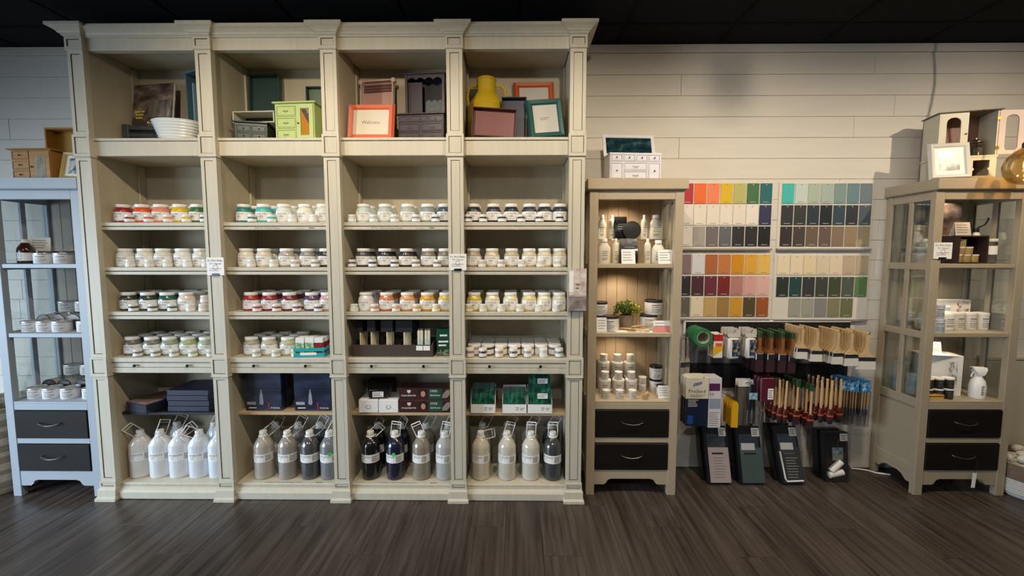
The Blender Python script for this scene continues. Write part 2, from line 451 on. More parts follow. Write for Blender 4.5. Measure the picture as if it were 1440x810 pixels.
# strip lettering on shelf edges
def strip_text(bay, z, body, size, y, shift=0.0):
    a, b = PXC[bay], PXC[bay+1]
    part('shelf_lettering', MB().text(body, size, ((a+b)/2+shift, y, z)), INK, case, smooth=False)
for bay, body in ((1, '500 ml - Fusion Paint'), (2, '37 ml - Fusion Paint Tester')):
    strip_text(bay, SH[0][1]+.005, body, .0155, YF+.0056, -.05)
    xq = (PXC[bay]+PXC[bay+1])/2
    part('shelf_lettering', MB().lines(xq+.10, xq+.15, SH[0][1]+.010, SH[0][1]+.007, 1, YF+.0056, .5), INK, case, smooth=False)
    part('price_mark', MB().lines(xq+.175, xq+.205, SH[0][1]+.015, SH[0][1]+.005, 1, YF+.0056, .6), INK, case, smooth=False)
for bay in (1, 2):
    xq = (PXC[bay]+PXC[bay+1])/2
    part('shelf_lettering', MB().text('2 LITRE - FUSION MINERAL PAINT', .014, (xq-.02, YF+.001, ZBT+.0004), w=(0,1,0)), INK, case, smooth=False)
    part('price_mark', MB().box(xq+.16, YF+.002, ZBT+.0003, xq+.20, YF+.009, ZBT+.0005), INK, case, smooth=False)

# ------------------------------------------------------------------ jars
def jar_profiles():
    R = .0415; H = .102
    body = [(R-.004,0),(R-.001,.003),(R,.008),(R,.064),(R-.0012,.069),(R-.005,.076),(.0325,.0835),(.0310,.086),(.0310,.094)]
    lid = [(.0335,.0858),(.0345,.0872),(.0345,.1),(.0335,.102),(.0,.102)]
    return body, lid
JB, JL = jar_profiles()
_jm = {}
def jar_meshes(kind, hexc):
    key = (kind, hexc)
    if key in _jm: return _jm[key]
    paint = M('paint_'+hexc, hexc, 0.35, coat=0.6)
    if 'lid'+kind not in _jm:
        if kind == 'pint':
            lid = MB().lathe(JL, 22, caps=(True, False)).mesh('lid', LIDW)
            lb = MB().lathe([(.0418,.013),(.0418,.0595)], 22, caps=(False, False))
            lb.mat(1).text('FUSION', .0145, (0,0,.044), bend=.0423)
            for z, w in ((.038,.016),(.034,.026),(.030,.020),(.020,.024)):
                n = 4
                for q in range(n):
                    a0 = -w/.0423/2 + w/.0423*q/n; a1 = a0 + w/.0423/n*.98
                    lb.add([(.0423*sin(a0),-.0423*cos(a0),z),(.0423*sin(a1),-.0423*cos(a1),z),(.0423*sin(a1),-.0423*cos(a1),z+.0014),(.0423*sin(a0),-.0423*cos(a0),z+.0014)],[(0,1,2,3)])
            lab = lb.mesh('label', [WHITE, INK])
        elif kind == 'tester':
            lid = MB().lathe([(.0195,.0295),(.020,.031),(.020,.0405),(.019,.0415),(0,.0415)], 16, caps=(True, False)).mesh('lid', LIDW)
            lab = MB().lathe([(.0222,.004),(.0222,.019)], 16, caps=(False, False)).mesh('label', WHITE)
        elif kind == 'wax':
            lid = MB().lathe([(.036,.045),(.037,.047),(.037,.059),(.036,.061),(0,.061)], 18, caps=(True, False)).mesh('lid', LIDW)
            lab = MB().lathe([(.0362,.008),(.0362,.034)], 18, caps=(False, False)).mesh('label', WHITE)
        elif kind == 'waxsmall':
            lid = MB().lathe([(.0225,.036),(.023,.038),(.023,.049),(.022,.051),(0,.051)], 16, caps=(True, False)).mesh('lid', LIDW)
            lab = MB().lathe([(.0222,.006),(.0222,.024)], 16, caps=(False, False)).mesh('label', WHITE)
        _jm['lid'+kind] = (lid, lab)
    lid, lab = _jm['lid'+kind]
    if kind == 'pint': b = MB().lathe(JB, 22)
    elif kind == 'tester': b = MB().lathe([(.020,0),(.0218,.003),(.0218,.022),(.0205,.027),(.0175,.030),(.0175,.034)], 16)
    elif kind == 'wax': b = MB().lathe([(.034,0),(.0358,.003),(.0358,.038),(.034,.044),(.034,.05)], 18)
    else: b = MB().lathe([(.020,0),(.0218,.003),(.0218,.030),(.020,.036),(.020,.04)], 16)
    _jm[key] = (b.mesh('jar_body', paint), lid, lab)
    return _jm[key]
JR = {'pint': .0415, 'tester': .0222, 'wax': .037, 'waxsmall': .0232}
rj = random.Random(3)
def jar(kind, hexc, X, Y, z, label, group):
    o = E({'pint':'paint_jar','tester':'paint_tester_jar','wax':'wax_jar','waxsmall':'wax_tester_jar'}[kind], label, 'jar', (X, Y, z+.0004), rj.uniform(-.22, .22), group)
    b, l, t = jar_meshes(kind, hexc)
    part('jar_body', b, None, o); part('lid', l, None, o); part('label', t, None, o)
    return o
BAY = ['under the wash tub', 'under the lime cabinet', 'under the coral frame', 'under the milk can']
SHN = ['top jar shelf', 'second jar shelf', 'third jar shelf', 'tray shelf']
TROW = 2.2465; PROW = 2.296; PSTEP = .0850
zsh = [SH[0][0], SH[1][0], SH[2][0], Z4T]
def lim(bay, X, r):
    return min(max(X, PXC[bay]+PW-.006+r), PXC[bay+1]-PW+.006-r)
PINTS = {
 (0,0): [(174,'9c1f22','red'),(201,'d9582a','orange'),(227,'e08a6c','salmon'),(254,'d8b822','yellow'),(279,'3b6b45','leaf green')],
 (0,1): [(344,'2a7a74','teal'),(371.5,'49b3ac','turquoise'),(400,'d3dcd6','pale mint'),(429.5,'dcdccb','pale cream'),(455,'cfd3c6','pale sage')],
 (0,2): [(512,'b9cfc8','mint grey'),(542,'aebbb6','silver blue'),(573.6,'a4afa6','light sage'),(601.5,'848f90','blue grey'),(628,'3f5560','slate blue')],
 (0,3): [(666,'20242b','navy black'),(694,'262a33','ink navy'),(719,'1f2632','midnight'),(745,'2b3038','charcoal navy'),(771,'202227','soft black'),(796,'2a2f39','storm navy')],
 (1,0): [(177,'dedace','chalk white'),(204.5,'e0dac6','ivory'),(230,'ddd6c2','linen'),(257.5,'e3e0d6','white'),(283.5,'dedbd0','off white')],
 (1,1): [(347,'ddd3bb','cream'),(372,'d8ccb4','oat'),(403.6,'aaa094','light taupe'),(433,'8b8780','mid grey'),(459,'2b2a2c','charcoal')],
 (1,2): [(511.5,'3c3a3a','graphite'),(541.5,'1d1f28','blue black'),(571.6,'33292a','espresso'),(602.5,'7d6f5f','taupe'),(628,'837462','mushroom')],
 (1,3): [(666,'a8987c','sand'),(692,'c5b697','beige'),(719.5,'b8a888','khaki beige'),(747,'c9bd9d','oatmeal'),(772,'d0c4a4','wheat'),(794,'cabf9f','champagne')],
 (2,0): [(181.7,'2c332c','black green'),(209,'2f3b2e','deep olive green'),(236,'1f5a45','emerald'),(263,'e2cfc2','blush white')],
 (2,1): [(353.5,'a3221f','bright red'),(379.4,'8d2430','crimson'),(407.6,'6b1f2b','burgundy'),(439,'574058','plum purple'),(461,'c9a0a4','dusty pink')],
 (2,2): [(515,'dedbd6','cool white'),(544,'c8794a','terracotta'),(573,'d69a68','peach'),(601,'d29a22','mustard yellow'),(628,'d9bd5c','pale yellow')],
 (2,3): [(667,'d3b63c','lemon yellow'),(692.4,'d9cda2','buttermilk'),(718,'ddd3ae','pale butter'),(744,'d6c88f','soft yellow'),(769.6,'ddd5b6','cream yellow'),(793,'d5cfb8','parchment')],
 (3,0): [(187,'6a685a','olive grey'),(214.5,'77776a','stone grey'),(239.4,'8f977f','sage green'),(265.4,'9fae78','spring green'),(291,'a7b18f','celery green')],
 (3,1): [(354.4,'a5a38a','lichen'),(379,'b7b399','pale olive'),(405.4,'b9b58f','pistachio')],
}
TEST = {(0,0): [183,210,237,263,288], (0,1): [355,382,411,441], (0,2): [495,525.5,555,585,612.6], (0,3): [656,679.5,706,733,758.5,787],
 (1,0): [184,211,236,264.5,290], (1,1): [354,385,415,444], (1,2): [495,524,555,585,615], (1,3): [678,705,734,760,784],
 (2,0): [188.5,215.5,242.4,268], (2,1): [362,389,417.4,448], (2,2): [498,527,557,586,613], (2,3): [656.7,679.4,705,731,757.6,782],
 (3,0): [194.6,219.6,245.5,272,297], (3,1): [361.5,388.7,415.5]}
for (s, b), lst in PINTS.items():
    z = zsh[s]; prev = None
    fx = []
    pos = [lim(b, Xat(q[0], PROW, z+.05), .042) for q in lst]
    for i in range(1, len(pos)): pos[i] = max(pos[i], pos[i-1]+.0838)
    pos[-1] = lim(b, pos[-1], .042)
    for i in range(len(pos)-2, -1, -1): pos[i] = min(pos[i], pos[i+1]-.0838)
    fx = [(X, q[1], q[2]) for X, q in zip(pos, lst)]
    p3 = [lim(b, q, .0525) for q in pos]
    for i in range(1, len(p3)): p3[i] = max(p3[i], p3[i-1]+.0838)
    p3[-1] = lim(b, p3[-1], .0525)
    for i in range(len(p3)-2, -1, -1): p3[i] = min(p3[i], p3[i+1]-.0838)
    for ji, (X, hx, nm) in enumerate(fx):
        for r in range(2 if s < 2 else 3):
            w = ('front row', 'second row', 'third row')[r]
            xx = X if r < 2 else p3[ji]
            jar('pint', hx, xx if r else X, PROW + r*PSTEP, z, f'{nm} paint pint jar, {w}, {SHN[s]} {BAY[b]}', 'pint jars of paint on the bookcase')
    done = []
    for px in TEST[(s, b)]:
        X = lim(b, Xat(px, TROW, z+.02), .0232)
        n = min(fx, key=lambda q: abs(q[0]-X-(0.012 if b > 1 else -.03) ))
        yy = TROW
        d = min(sqrt((q[0]-X)**2 + (PROW-TROW)**2) for q in fx)
        if d < .0640: X += .0
        jar('tester', n[1], X, YF+.0235 if d < .0655 else TROW, z, f'small {n[2]} paint tester jar, {SHN[s]} {BAY[b]}', 'small tester jars on the bookcase')
# the pile of pale testers at the end of a row
z = zsh[2]
for i, (px, yy, dz) in enumerate(((286, 2.25, 0), (297, 2.28, 0), (289, 2.30, 0), (290, 2.29, .0425), (298, 2.34, 0))):
    X = lim(0, Xat(px, yy, z), .0232)
    if dz: yy = 2.30; X = lim(0, Xat(289, yy, z), .0232)
    jar('tester', 'e2cfc2', X, yy, z+dz, 'blush tester jar in a small pile ending the third jar shelf under the wash tub', 'pile of blush tester jars')
# waxes on the tray shelf of the last bay
wc = ['b98a6a','3c3833','c99a5a','5d5a52','a59b86','dcdad4','7b8488']
for i, px in enumerate((661,679,702,722,742,764,786)):
    jar('waxsmall', wc[i], lim(3, Xat(px, 2.245, Z4T), .0235), 2.246, Z4T, f'tiny {("tan","black","amber","pewter","beige","white","slate")[i]} wax pot, front edge of the tray shelf {BAY[3]}', 'tiny wax pots in the front row')
wn = ['copper','black','amber','pewter','grey brown','white','slate']
for i, px in enumerate((669,691,712,733,752,774,792)):
    for r in range(3):
        X = lim(3, Xat(px, 2.307, Z4T+.03), .0375) + 0.0
        X = PXC[3]+PW+.0405 + i*.0757
        jar('wax', wc[i], X, 2.308+r*.0755, Z4T, f'{wn[i]} furniture wax jar, {("front","middle","rear")[r]} of its file, tray shelf {BAY[3]}', 'furniture wax jars')

# ------------------------------------------------------------------ two litre bottles
def bottle_mesh(oval):
    ex, ey = (1.10, .80) if oval else (1.0, 1.0)
    R = .0515
    prof = [(R-.006,0),(R-.001,.005),(R,.012),(R,.185),(R-.002,.196),(R-.012,.215),(.026,.235),(.0175,.242),(.0165,.252)]
    return prof, ex, ey
_bm = {}
def bottle(hexc, X, Y, z, rot, label, oval=False, swing=35, sticker=False, hand=1, band=True):
    o = E('paint_bottle', label, 'bottle', (X, Y, z+.0004), rot, 'two litre paint bottles')
    prof, ex, ey = bottle_mesh(oval)
    if (hexc, oval) not in _bm:
        _bm[hexc, oval] = MB().lathe(prof, 24, ex=ex, ey=ey).mesh('bottle_body', M('bottle_paint_'+hexc, hexc, 0.22, coat=0.8))
    part('bottle_body', _bm[hexc, oval], None, o)
    if 'cap' not in _bm:
        c = MB().lathe([(.0185,.246),(.0195,.248),(.0195,.268),(.0185,.271),(0,.271)], 18, caps=(True, False))
        c.lathe([(.0235,.240),(.0245,.242),(.0235,.245)], 18)
        _bm['cap'] = c.mesh('cap', LIDW)
        # bail handle: a collar arm and a flat rectangular loop
        h = MB()
        for sx in (-.026, .026): h.tube([(sx,0,0),(sx,-.004,.05),(sx,-.004,.084)], .0022, 6)
        h.tube([(-.026,-.004,.084),(.026,-.004,.084)], .0030, 6); h.tube([(-.026,-.004,.069),(.026,-.004,.069)], .0018, 6)
        _bm['handle'] = h.mesh('handle', LIDW)
        for k, (e1, e2) in (('r', (1.0, 1.0)), ('o', (1.10, .80))):
            R = .0517; lb = MB(); n = 10; a0, a1 = radians(-78), radians(78)
            def pt(a, z, q=0): return ((R+q)*e1*sin(a), -(R+q)*e2*cos(a), z)
            for i in range(n):
                u, v = a0+(a1-a0)*i/n, a0+(a1-a0)*(i+1)/n
                lb.add([pt(u,.103),pt(v,.103),pt(v,.150),pt(u,.150)], [(0,1,2,3)])
            lb.mat(1)
            tv, tf, tw = text_mesh('FUSION'); s_ = .017
            lb.add([pt(((x-tw)*s_+.006)/R, .132+y*s_, .0004) for x, y in tv], tf)
            for z0, w in ((.127,.036),(.122,.030),(.115,.034)):
                lb.add([pt(-.046/R, z0, .0004), pt((-.046+w/2)/R, z0, .0004), pt((-.046+w/2)/R, z0+.0016, .0004), pt(-.046/R, z0+.0016, .0004)], [(0,1,2,3)])
            for q in range(7):
                z0 = .110+q*.005
                for i in range(3): u, v = (.014+.011*i)/R, (.014+.011*(i+1))/R; lb.add([pt(u,z0,.0004),pt(v,z0,.0004),pt(v,z0+.0022,.0004),pt(u,z0+.0022,.0004)], [(0,1,2,3)])
            _bm['label'+k] = lb.mesh('label', [WHITE, INK])
    part('cap', _bm['cap'], None, o)
    part('handle', _bm['handle'], None, o, (0, 0, .243), (radians(0), radians(swing), hand))
    part('label', _bm['labelo' if oval else 'labelr'], None, o)
    if sticker:
        part('sticker', MB().lathe([(.0105,0),(.0105,.0008)], 16).xf(Matrix.Translation((.004,-.0528,.155)) @ Matrix.Rotation(pi/2, 4, 'X')), GREEN_ST, o, label='round green sticker')
BL = [
 (0, [(199,'ddd9cf','white',-42,0),(227.5,'e0e1e0','white',20,.5),(257.6,'dfe1e2','white',60,.2),(287.4,'dfe2e4','white',-55,0),(309,'dde4ea','white',15,.3)]),
 (1, [(371.7,'b3aa9d','greige',55,.4),(405.4,'999289','warm grey',62,.5),(436.6,'4e4e50','dark grey',58,.4),(464,'7b7c7e','mid grey',30,.4)]),
 (2, [(521.9,'141416','black',50,.3),(556.3,'1b1d33','navy',8,.0),(593,'8d8272','taupe',-22,.2),(625.6,'b3b0ac','light grey',12,.2)]),
 (3, [(676.3,'c9c0aa','cream',85,.3),(713,'c8c2b4','stone white',18,.3),(746.3,'cbc6b8','oat white',4,0),(777,'3d4141','charcoal green',2,.1)])]
rb = random.Random(8)
for b, lst in BL:
    bx = [min(max(Xat(q[0], YF+.076, ZBT+.12), PXC[b]+PW+.055), PXC[b+1]-PW-.050) for q in lst]
    for i in range(len(bx)-2, -1, -1): bx[i] = min(bx[i], bx[i+1]-(.114 if b == 0 else .108))
    for i, (px, hx, nm, sw, hd) in enumerate(lst):
        Y = YF+.075 if b else YF+.078
        X = Xat(px, Y, ZBT+.12)
        X = bx[i]
        st = (b == 1 and i == 3) or (b == 2 and i == 1)
        ords = ('first','second','third','fourth','fifth')
        lab = f'{nm} two litre paint bottle, front row, bottom shelf {BAY[b]}'
        if b == 0: lab = 'opaque white two litre bottle, front row, bottom shelf under the wash tub'
        bottle(hx, X, Y, ZBT, {0: .62, 1: .35}.get(b, .12-.1*i), lab, b == 0, sw, st, hd)
        if b > 0 or i in (1,3,4):
            X2 = X
            bottle(hx, X2, Y+.120, ZBT, rb.uniform(-.3,.3), f'{nm} two litre paint bottle, rear row, bottom shelf {BAY[b]}', b == 0, 30, False, rb.uniform(-.5,.5))
# ------------------------------------------------------------------ decor builders (local frame: x across, front towards -y, z up)
def frame(name, label, w, h, bd, mold, insert, body, loc, rot, cat='picture frame', tsize=.02, pic=None, t=.018):
    o = E(name, label, cat, loc, rot)
    m = MB()
    pr = [(0,0),(bd*.3,-t),(bd*.75,-t*.75),(bd,-t*.35),(bd,0)]          # (inwards, y)
    cs = [(-w/2,0,1,1),(w/2,0,-1,1),(w/2,h,-1,-1),(-w/2,h,1,-1)]
    for i in range(4):
        a, b = cs[i], cs[(i+1) % 4]; q = []
        for c in (a, b): q.append([(c[0]+c[2]*d, y, c[1]+c[3]*d) for d, y in pr])
        for k in range(len(pr)-1): m.add([q[0][k],q[1][k],q[1][k+1],q[0][k+1]], [(0,1,2,3)])
        m.add([q[0][0],q[1][0],q[1][-1],q[0][-1]], [(0,1,2,3)])
    part('moulding', m, mold, o, smooth=False)
    part('insert', MB().box(-w/2+bd*.9, -t*.32, bd*.9, w/2-bd*.9, -.001, h-bd*.9), insert, o, smooth=False)
    if pic: part('picture', MB().box(-w/2+bd*1.7, -t*.36, bd*1.7, w/2-bd*1.7, -t*.30, h-bd*1.7), pic, o, smooth=False)
    if body is None and not pic: part('print', MB().lines(-w*.16,w*.10,h*.54,h*.46,2,-t*.32-.0006,.3), INK, o, smooth=False)
    if body: part('lettering', MB().text(body, tsize, (0,-t*.32-.0006,h*.45)), INK, o, smooth=False)
    return o
def tray(name, label, w, h, d, rim, base, loc, rot, cat='tray', tw=.006, handles=False):
    """shallow box standing on its long edge, open side towards -y"""
    o = E(name, label, cat, loc, rot)
    part('bottom_panel', MB().box(-w/2+.002, -.004, .002, w/2-.002, 0, h-.002), base, o, smooth=False)
    m = MB()
    m.box(-w/2,-d,0,w/2,0,tw,.0015); m.box(-w/2,-d,h-tw,w/2,0,h,.0015)
    m.box(-w/2,-d,tw,-w/2+tw,0,h-tw,.0015); m.box(w/2-tw,-d,tw,w/2,0,h-tw,.0015)
    part('rim', m, rim, o, smooth=False)
    return o
def pull(parent, x, y, z, m, kind='knob', w=.012):
    if kind == 'knob':
        return part('knob', MB().ball((0,-.004,0), .0042, 8, 5), m, parent, (x,y,z))
    pts = [(-w/2,0,0),(-w/2,-.004,-.001),(-w/4,-.006,-.004),(w/4,-.006,-.004),(w/2,-.004,-.001),(w/2,0,0)]
    return part('pull', MB().tube(pts, .0013, 5), m, parent, (x,y,z))
def drawer_front(parent, x0, x1, z0, z1, yf, m, g, pulls=(), pm=None, kind='knob', w=.012, name='drawer'):
    d = part(name, MB().panel(x0+.001, x1-.001, yf-.004, yf+.001, z0+.001, z1-.001, .004, .0015), [m, g], parent, smooth=False)
    for px in pulls: pull(d, x0+(x1-x0)*px, yf-.004, (z0+z1)/2, pm or DARKMETAL, kind, w)
    return d
def cover(parent, name, w, h, y, m): return part(name, MB().box(-w/2, y-.0008, 0, w/2, y, h), m, parent, smooth=False)

zt = Z1T+.0006
def fit(b, X, hw): return min(max(X, PXC[b]+PW-.006+hw), PXC[b+1]-PW+.006-hw)
def at(px, Y, z=None): return Xat(px, Y, zt if z is None else z)
def wpx(n, Y, z=2.05): return n/sc(Y, z)
# ---- first bay: book, slate trays, wash tub, blue crate
SLATE = M('slate_green_paint', '3d4648', 0.45); SLATED = M('slate_dark', '14181a', 0.7)
Y = 2.428; X = max(at(192, Y), PXC[0]+PW+.158)
o = E('drawer_box', 'dark slate low box with two open slots under a leaning book', 'box', (X, Y, zt), 0.08)
w, d, h = .29, .12, .118
m = MB(); m.box(-w/2,-d/2,0,-w/2+.035,d/2,h,.002); m.box(w/2-.035,-d/2,0,w/2,d/2,h,.002); m.box(-w/2+.035,-d/2+.02,0,w/2-.035,d/2,h-.004); part('body', m, SLATE, o, smooth=False)
for z0 in (.004, .044, .084): part('slat', MB().box(-w/2+.035,-d/2,z0+.004,w/2-.035,-d/2+.02,z0+.026,.002), SLATE, o, smooth=False)
part('slot_back', MB().box(-w/2+.036,-d/2+.012,.003,w/2-.036,-d/2+.0195,h-.006), SLATED, o, smooth=False)
BOOKP = PRINT('furniture_photo_cover', [(.25,'1c1512'),(.45,'4a3a34'),(.58,'7c6a60'),(.75,'b9aca2')], (9,9,16), 0.2, .6)
o = E('picture_book', 'square brown picture book with yellow title leaning in the bookcase', 'book', (fit(0,at(207, 2.43),.150), 2.43, zt+.1215), (radians(-7), 0, radians(-8)))
w, h = .262, .246
part('pages', MB().box(-w/2+.004,-.016,.003,w/2-.004,-.002,h-.003), WHITE, o, smooth=False)
m = MB(); m.box(-w/2,-.0185,0,w/2,-.0163,h,.0006); m.box(-w/2,-.0018,0,w/2,0,h,.0006); m.box(-w/2-.0015,-.0185,0,-w/2+.0015,0,h,.0006)
part('cover', m, BOOKP, o, smooth=False)
part('cabinet_print', MB().box(-.03,-.0190,.05,.125,-.0186,.150), PRINT('sideboard_print', [(.3,'3a322f'),(.6,'857a74'),(.8,'b5aca6')], (30,5,8)), o, smooth=False)
m = MB()
for x0, x1, z0 in ((-.115,-.078,.082),(-.072,-.050,.082),(-.108,-.094,.064),(-.090,-.056,.064),(-.106,-.062,.046)): m.box(x0,-.0197,z0,x1,-.0192,z0+.009)
part('title_lettering', m, M('yellow_print', 'e5cf3a', .5), o, smooth=False)
# wash tub
o = E('wash_tub', 'small oval white enamel wash tub with ribbed sides and side handles', 'tub', (at(250, 2.295), 2.302, zt), .1)
o.scale = (1,1,1.12)
TUBW = M('white_enamel', 'dfe3e0', 0.3, coat=.5)
pr = []
for i in range(15):
    t = i/14; r = .086+.036*t; pr.append((r + (.0042 if i % 2 else 0), .092*t))
pr += [(.126,.093),(.127,.096),(.124,.098),(.120,.096)]
for i in range(6): t = 1-i/5; pr.append((.082+.036*t, .006+.088*t))
pr.append((.0,.006))
part('tub_wall', MB().lathe(pr, 32, ey=.62, caps=(True, False)), TUBW, o)
for s in (-1, 1):
    part('handle', MB().tube([(s*.118,-.022,.078),(s*.128,-.022,.08),(s*.140,-.015,.088),(s*.140,.015,.088),(s*.128,.022,.08),(s*.118,.022,.078)], .0025, 6), METAL, o)
    part('grip', MB().tube([(s*.140,-.014,.088),(s*.140,.014,.088)], .006, 8), WOODH, o)
# blue crate on a teal stand
BLUEP = M('dusty_blue_paint', '4f6f7c', 0.45, var=.1)
Y = 2.42; X = at(283, Y)
X = min(X, PXC[1]-PW-.075)
o = E('side_stand', 'small teal stand with a shelf carrying a blue crate', 'stand', (X, Y+.014, zt))
part('top', MB().box(-.075,-.05,.112,.075,.07,.122,.002), SLATE, o, smooth=False)
for s in (-1, 1): part('side', MB().box(s*.073,-.045,0,s*.062,.065,.112), SLATE, o, smooth=False)
part('back', MB().box(-.062,.05,0,.062,.062,.112), SLATED, o, smooth=False)
o = E('blue_crate', 'dusty blue tall open crate standing on a teal stand', 'crate', (X, Y+.02, zt+.1226), radians(-24))
w, h, d = .12, .295, .09
part('back_board', MB().box(-w/2+.006,d/2-.008,.006,w/2-.006,d/2,h-.006), BLUEP, o, smooth=False)
for s in (-1, 1): part('side_board', MB().box(s*w/2,-d/2,.006,s*(w/2-.008),d/2,h-.006,.001), BLUEP, o, smooth=False)
part('base_board', MB().box(-w/2-.004,-d/2-.006,0,w/2+.004,d/2,.006,.001), BLUEP, o, smooth=False)
part('top_board', MB().box(-w/2-.004,-d/2-.006,h-.006,w/2+.004,d/2,h,.001), BLUEP, o, smooth=False)
part('divider', MB().box(-.005,-d/2+.004,.006,.005,d/2-.008,h-.06,.001), M('pale_blue_edge', '7d98a2', .5), o, smooth=False)
# ---- second bay
FOREST = M('dark_green_paint', '2b3a33', 0.4); TEALD = M('dark_teal_paint', '2f4a4a', 0.4, var=.1); LIME = M('lime_green_paint', 'b7c77c', 0.45, var=.05)
LIMEG = M('lime_groove', '6e7a48', .6)
Y = 2.345; X = at(361, Y)
o = E('mini_chest', 'dark green miniature chest with four small drawers', 'chest', (X, Y, zt), radians(13))
w, d, h = .165, .15, .104
part('body', MB().box(-w/2+.004,-d/2+.004,0,w/2-.004,d/2-.004,h-.008), FOREST, o, smooth=False)
part('top', MB().box(-w/2-.004,-d/2-.006,h-.008,w/2+.004,d/2,h,.002), M('black_green_top','1e2622',.4), o, smooth=False)
for i in (0,1):
    for j in (0,1): drawer_front(o, -w/2+.008+i*(w/2-.008), -.0+i*(w/2-.008), .008+j*.04, .046+j*.04, -d/2+.004, FOREST, SLATED, (.5,), METAL)
tray('serving_tray', 'cream-edged grey green tray lying on its side atop the mini chest', .235, .062, .10, M('cream_edge','c3c3b0',.5), FOREST, (X+.022, Y+.052, zt+.1046), (0,0,radians(-3)))
tray('tall_tray', 'dark teal tall tray leaning upright against the bookcase back', .185, .43, .035, TEALD, TEALD, (at(375, 2.465), 2.478, zt), (radians(-3), 0, radians(-4)))
Y = 2.335; X = at(426, Y)
X = min(X, PXC[2]-PW-.123)
o = E('jewellery_cabinet', 'lime green miniature cabinet with three drawers and an amber glass door', 'cabinet', (X, Y, zt), radians(-4))
w, d, h = .232, .14, .204
part('body', MB().box(-w/2+.006,-d/2+.004,0,w/2-.006,d/2-.004,h-.009), LIME, o, smooth=False)
part('top', MB().box(-w/2-.006,-d/2-.008,h-.009,w/2+.006,d/2,h,.003), LIME, o, smooth=False)
for j in range(3): drawer_front(o, -w/2+.012, .006, .004+j*.062, .062+j*.062, -d/2+.004, LIME, LIMEG, (.5,), DARKMETAL, 'pull', .024)
dr = part('door', MB().panel(.012, w/2-.012, -d/2-.002, -d/2+.005, .004, h-.014, .022, .003), [LIME, LIMEG, M('amber_mirror','b3761a',.25,coat=.5)], o, smooth=False)
part('door_glass', MB().box(.036,-d/2+.0005,.03,w/2-.036,-d/2+.0010,h-.04), M('amber_mirror','b3761a',.25,coat=.5), dr, smooth=False)
part('floral_print', MB().prism([(.036,h-.04),(w/2-.036,h-.04),(w/2-.036,h-.12)], -d/2-.0004, -d/2+.0002, 'y'), PRINT('floral_brown', [(.35,'2a1510'),(.6,'4c2a18'),(.75,'c9b8a0')], (60,60,60)), dr, smooth=False)
pull(dr, .022, -d/2-.002, h*.44, DARKMETAL)
tray('green_tray', 'moss green small tray behind the lime cabinet', .13, .355, .03, M('moss_rim','35463a',.4), M('moss_paint','5d7058',.5), (X+.035, 2.475, zt), (0,0,0))
# ---- third bay
PINK = M('dusty_pink_paint','c39a90',.45); PINKW = M('pink_white_edge','d5c2b8',.5); MAUVE = M('mauve_paint','6d4a4a',.45)
o = tray('pink_tray', 'dusty pink tray with mauve slats and pale rounded rim', .20, .385, .03, PINKW, PINK, (fit(2,at(524,2.44),.130), 2.445, zt), (radians(-4),0,radians(-9)))
for i in range(3): part('slat', MB().box(-.088,-.012,.325+i*.016,.088,-.004,.336+i*.016,.002), MAUVE, o, smooth=False)
for s in (-1,1): part('corner_block', MB().box(s*.088,-.034,.367,s*.112,.0,.393,.005), PINKW, o, smooth=False)
CORAL = M('coral_paint','e0714f',.4,var=.06)
frame('framed_print', 'coral painted picture frame with a welcome print', .262, .198, .032, CORAL, M('cream_card','ddd3bf',.7), 'Welcome', (fit(2,at(521,2.285),.136), 2.285, zt+.004), (radians(-6),radians(1.5),radians(-5)), tsize=.026)
AUB = M('aubergine_paint','32242f',.4,var=.08); AUBD = M('aubergine_dark','1c151b',.6)
Y = 2.355; X = min(at(597, Y), PXC[3]-PW-.14)
o = E('miniature_dresser', 'dark purple miniature dresser with silver bail pulls', 'dresser', (X, Y, zt), radians(-5))
w, d, h = .262, .13, .152
part('body', MB().box(-w/2+.005,-d/2+.004,0,w/2-.005,d/2-.004,h-.008), AUB, o, smooth=False)
part('top', MB().box(-w/2-.004,-d/2-.006,h-.008,w/2+.004,d/2,h,.002), AUB, o, smooth=False)
drawer_front(o,-w/2+.008,.04,.104,.140,-d/2+.004,AUB,AUBD,(.3,.75),METAL); drawer_front(o,.04,w/2-.008,.104,.140,-d/2+.004,AUB,AUBD,(.5,),METAL)
for j in (0,1):
    for i in (0,1): drawer_front(o,-w/2+.010+i*(w/2-.008),-.004+i*(w/2-.002),.006+j*.048,.052+j*.048,-d/2+.004,AUB,AUBD,(.5,),METAL,'pull',.022)
o2 = E('scalloped_shelf_box', 'dark purple open box with scalloped top rail on the miniature dresser', 'shelf box', (X+.012, Y+.02, zt+h+.0006), radians(-5))
w, d, h2 = .222, .075, .226
part('back_board', MB().box(-w/2,d/2-.006,0,w/2,d/2,h2-.006), AUBD, o2, smooth=False)
for s in (-1,1): part('side_board', MB().box(s*w/2,-d/2,0,s*(w/2-.014),d/2-.006,h2-.006,.001), AUB, o2, smooth=False)
part('top_board', MB().box(-w/2-.006,-d/2-.006,h2-.006,w/2+.006,d/2,h2+.002,.002), AUB, o2, smooth=False)
def scallop(x0, x1, zt_, zb, amp, n, flip=1):
    p = [(x0,zt_),(x1,zt_)]
    for i in range(n*6+1):
        t = 1-i/(n*6); p.append((x0+(x1-x0)*t, zb+amp*abs(sin(pi*n*t))*flip))
    return p
part('scalloped_rail', MB().prism(scallop(-w/2+.014,w/2-.014,h2-.006,h2-.034,.012,4), -d/2+.002, -d/2+.009, 'y'), AUB, o2, smooth=False)
part('shelf', MB().box(-w/2+.014,-d/2+.006,.0,w/2-.014,d/2-.006,.006), AUB, o2, smooth=False)
part('curtain_board', MB().box(-w/2+.014,-d/2+.02,.006,-.02,-d/2+.026,h2-.04), AUB, o2, smooth=False)
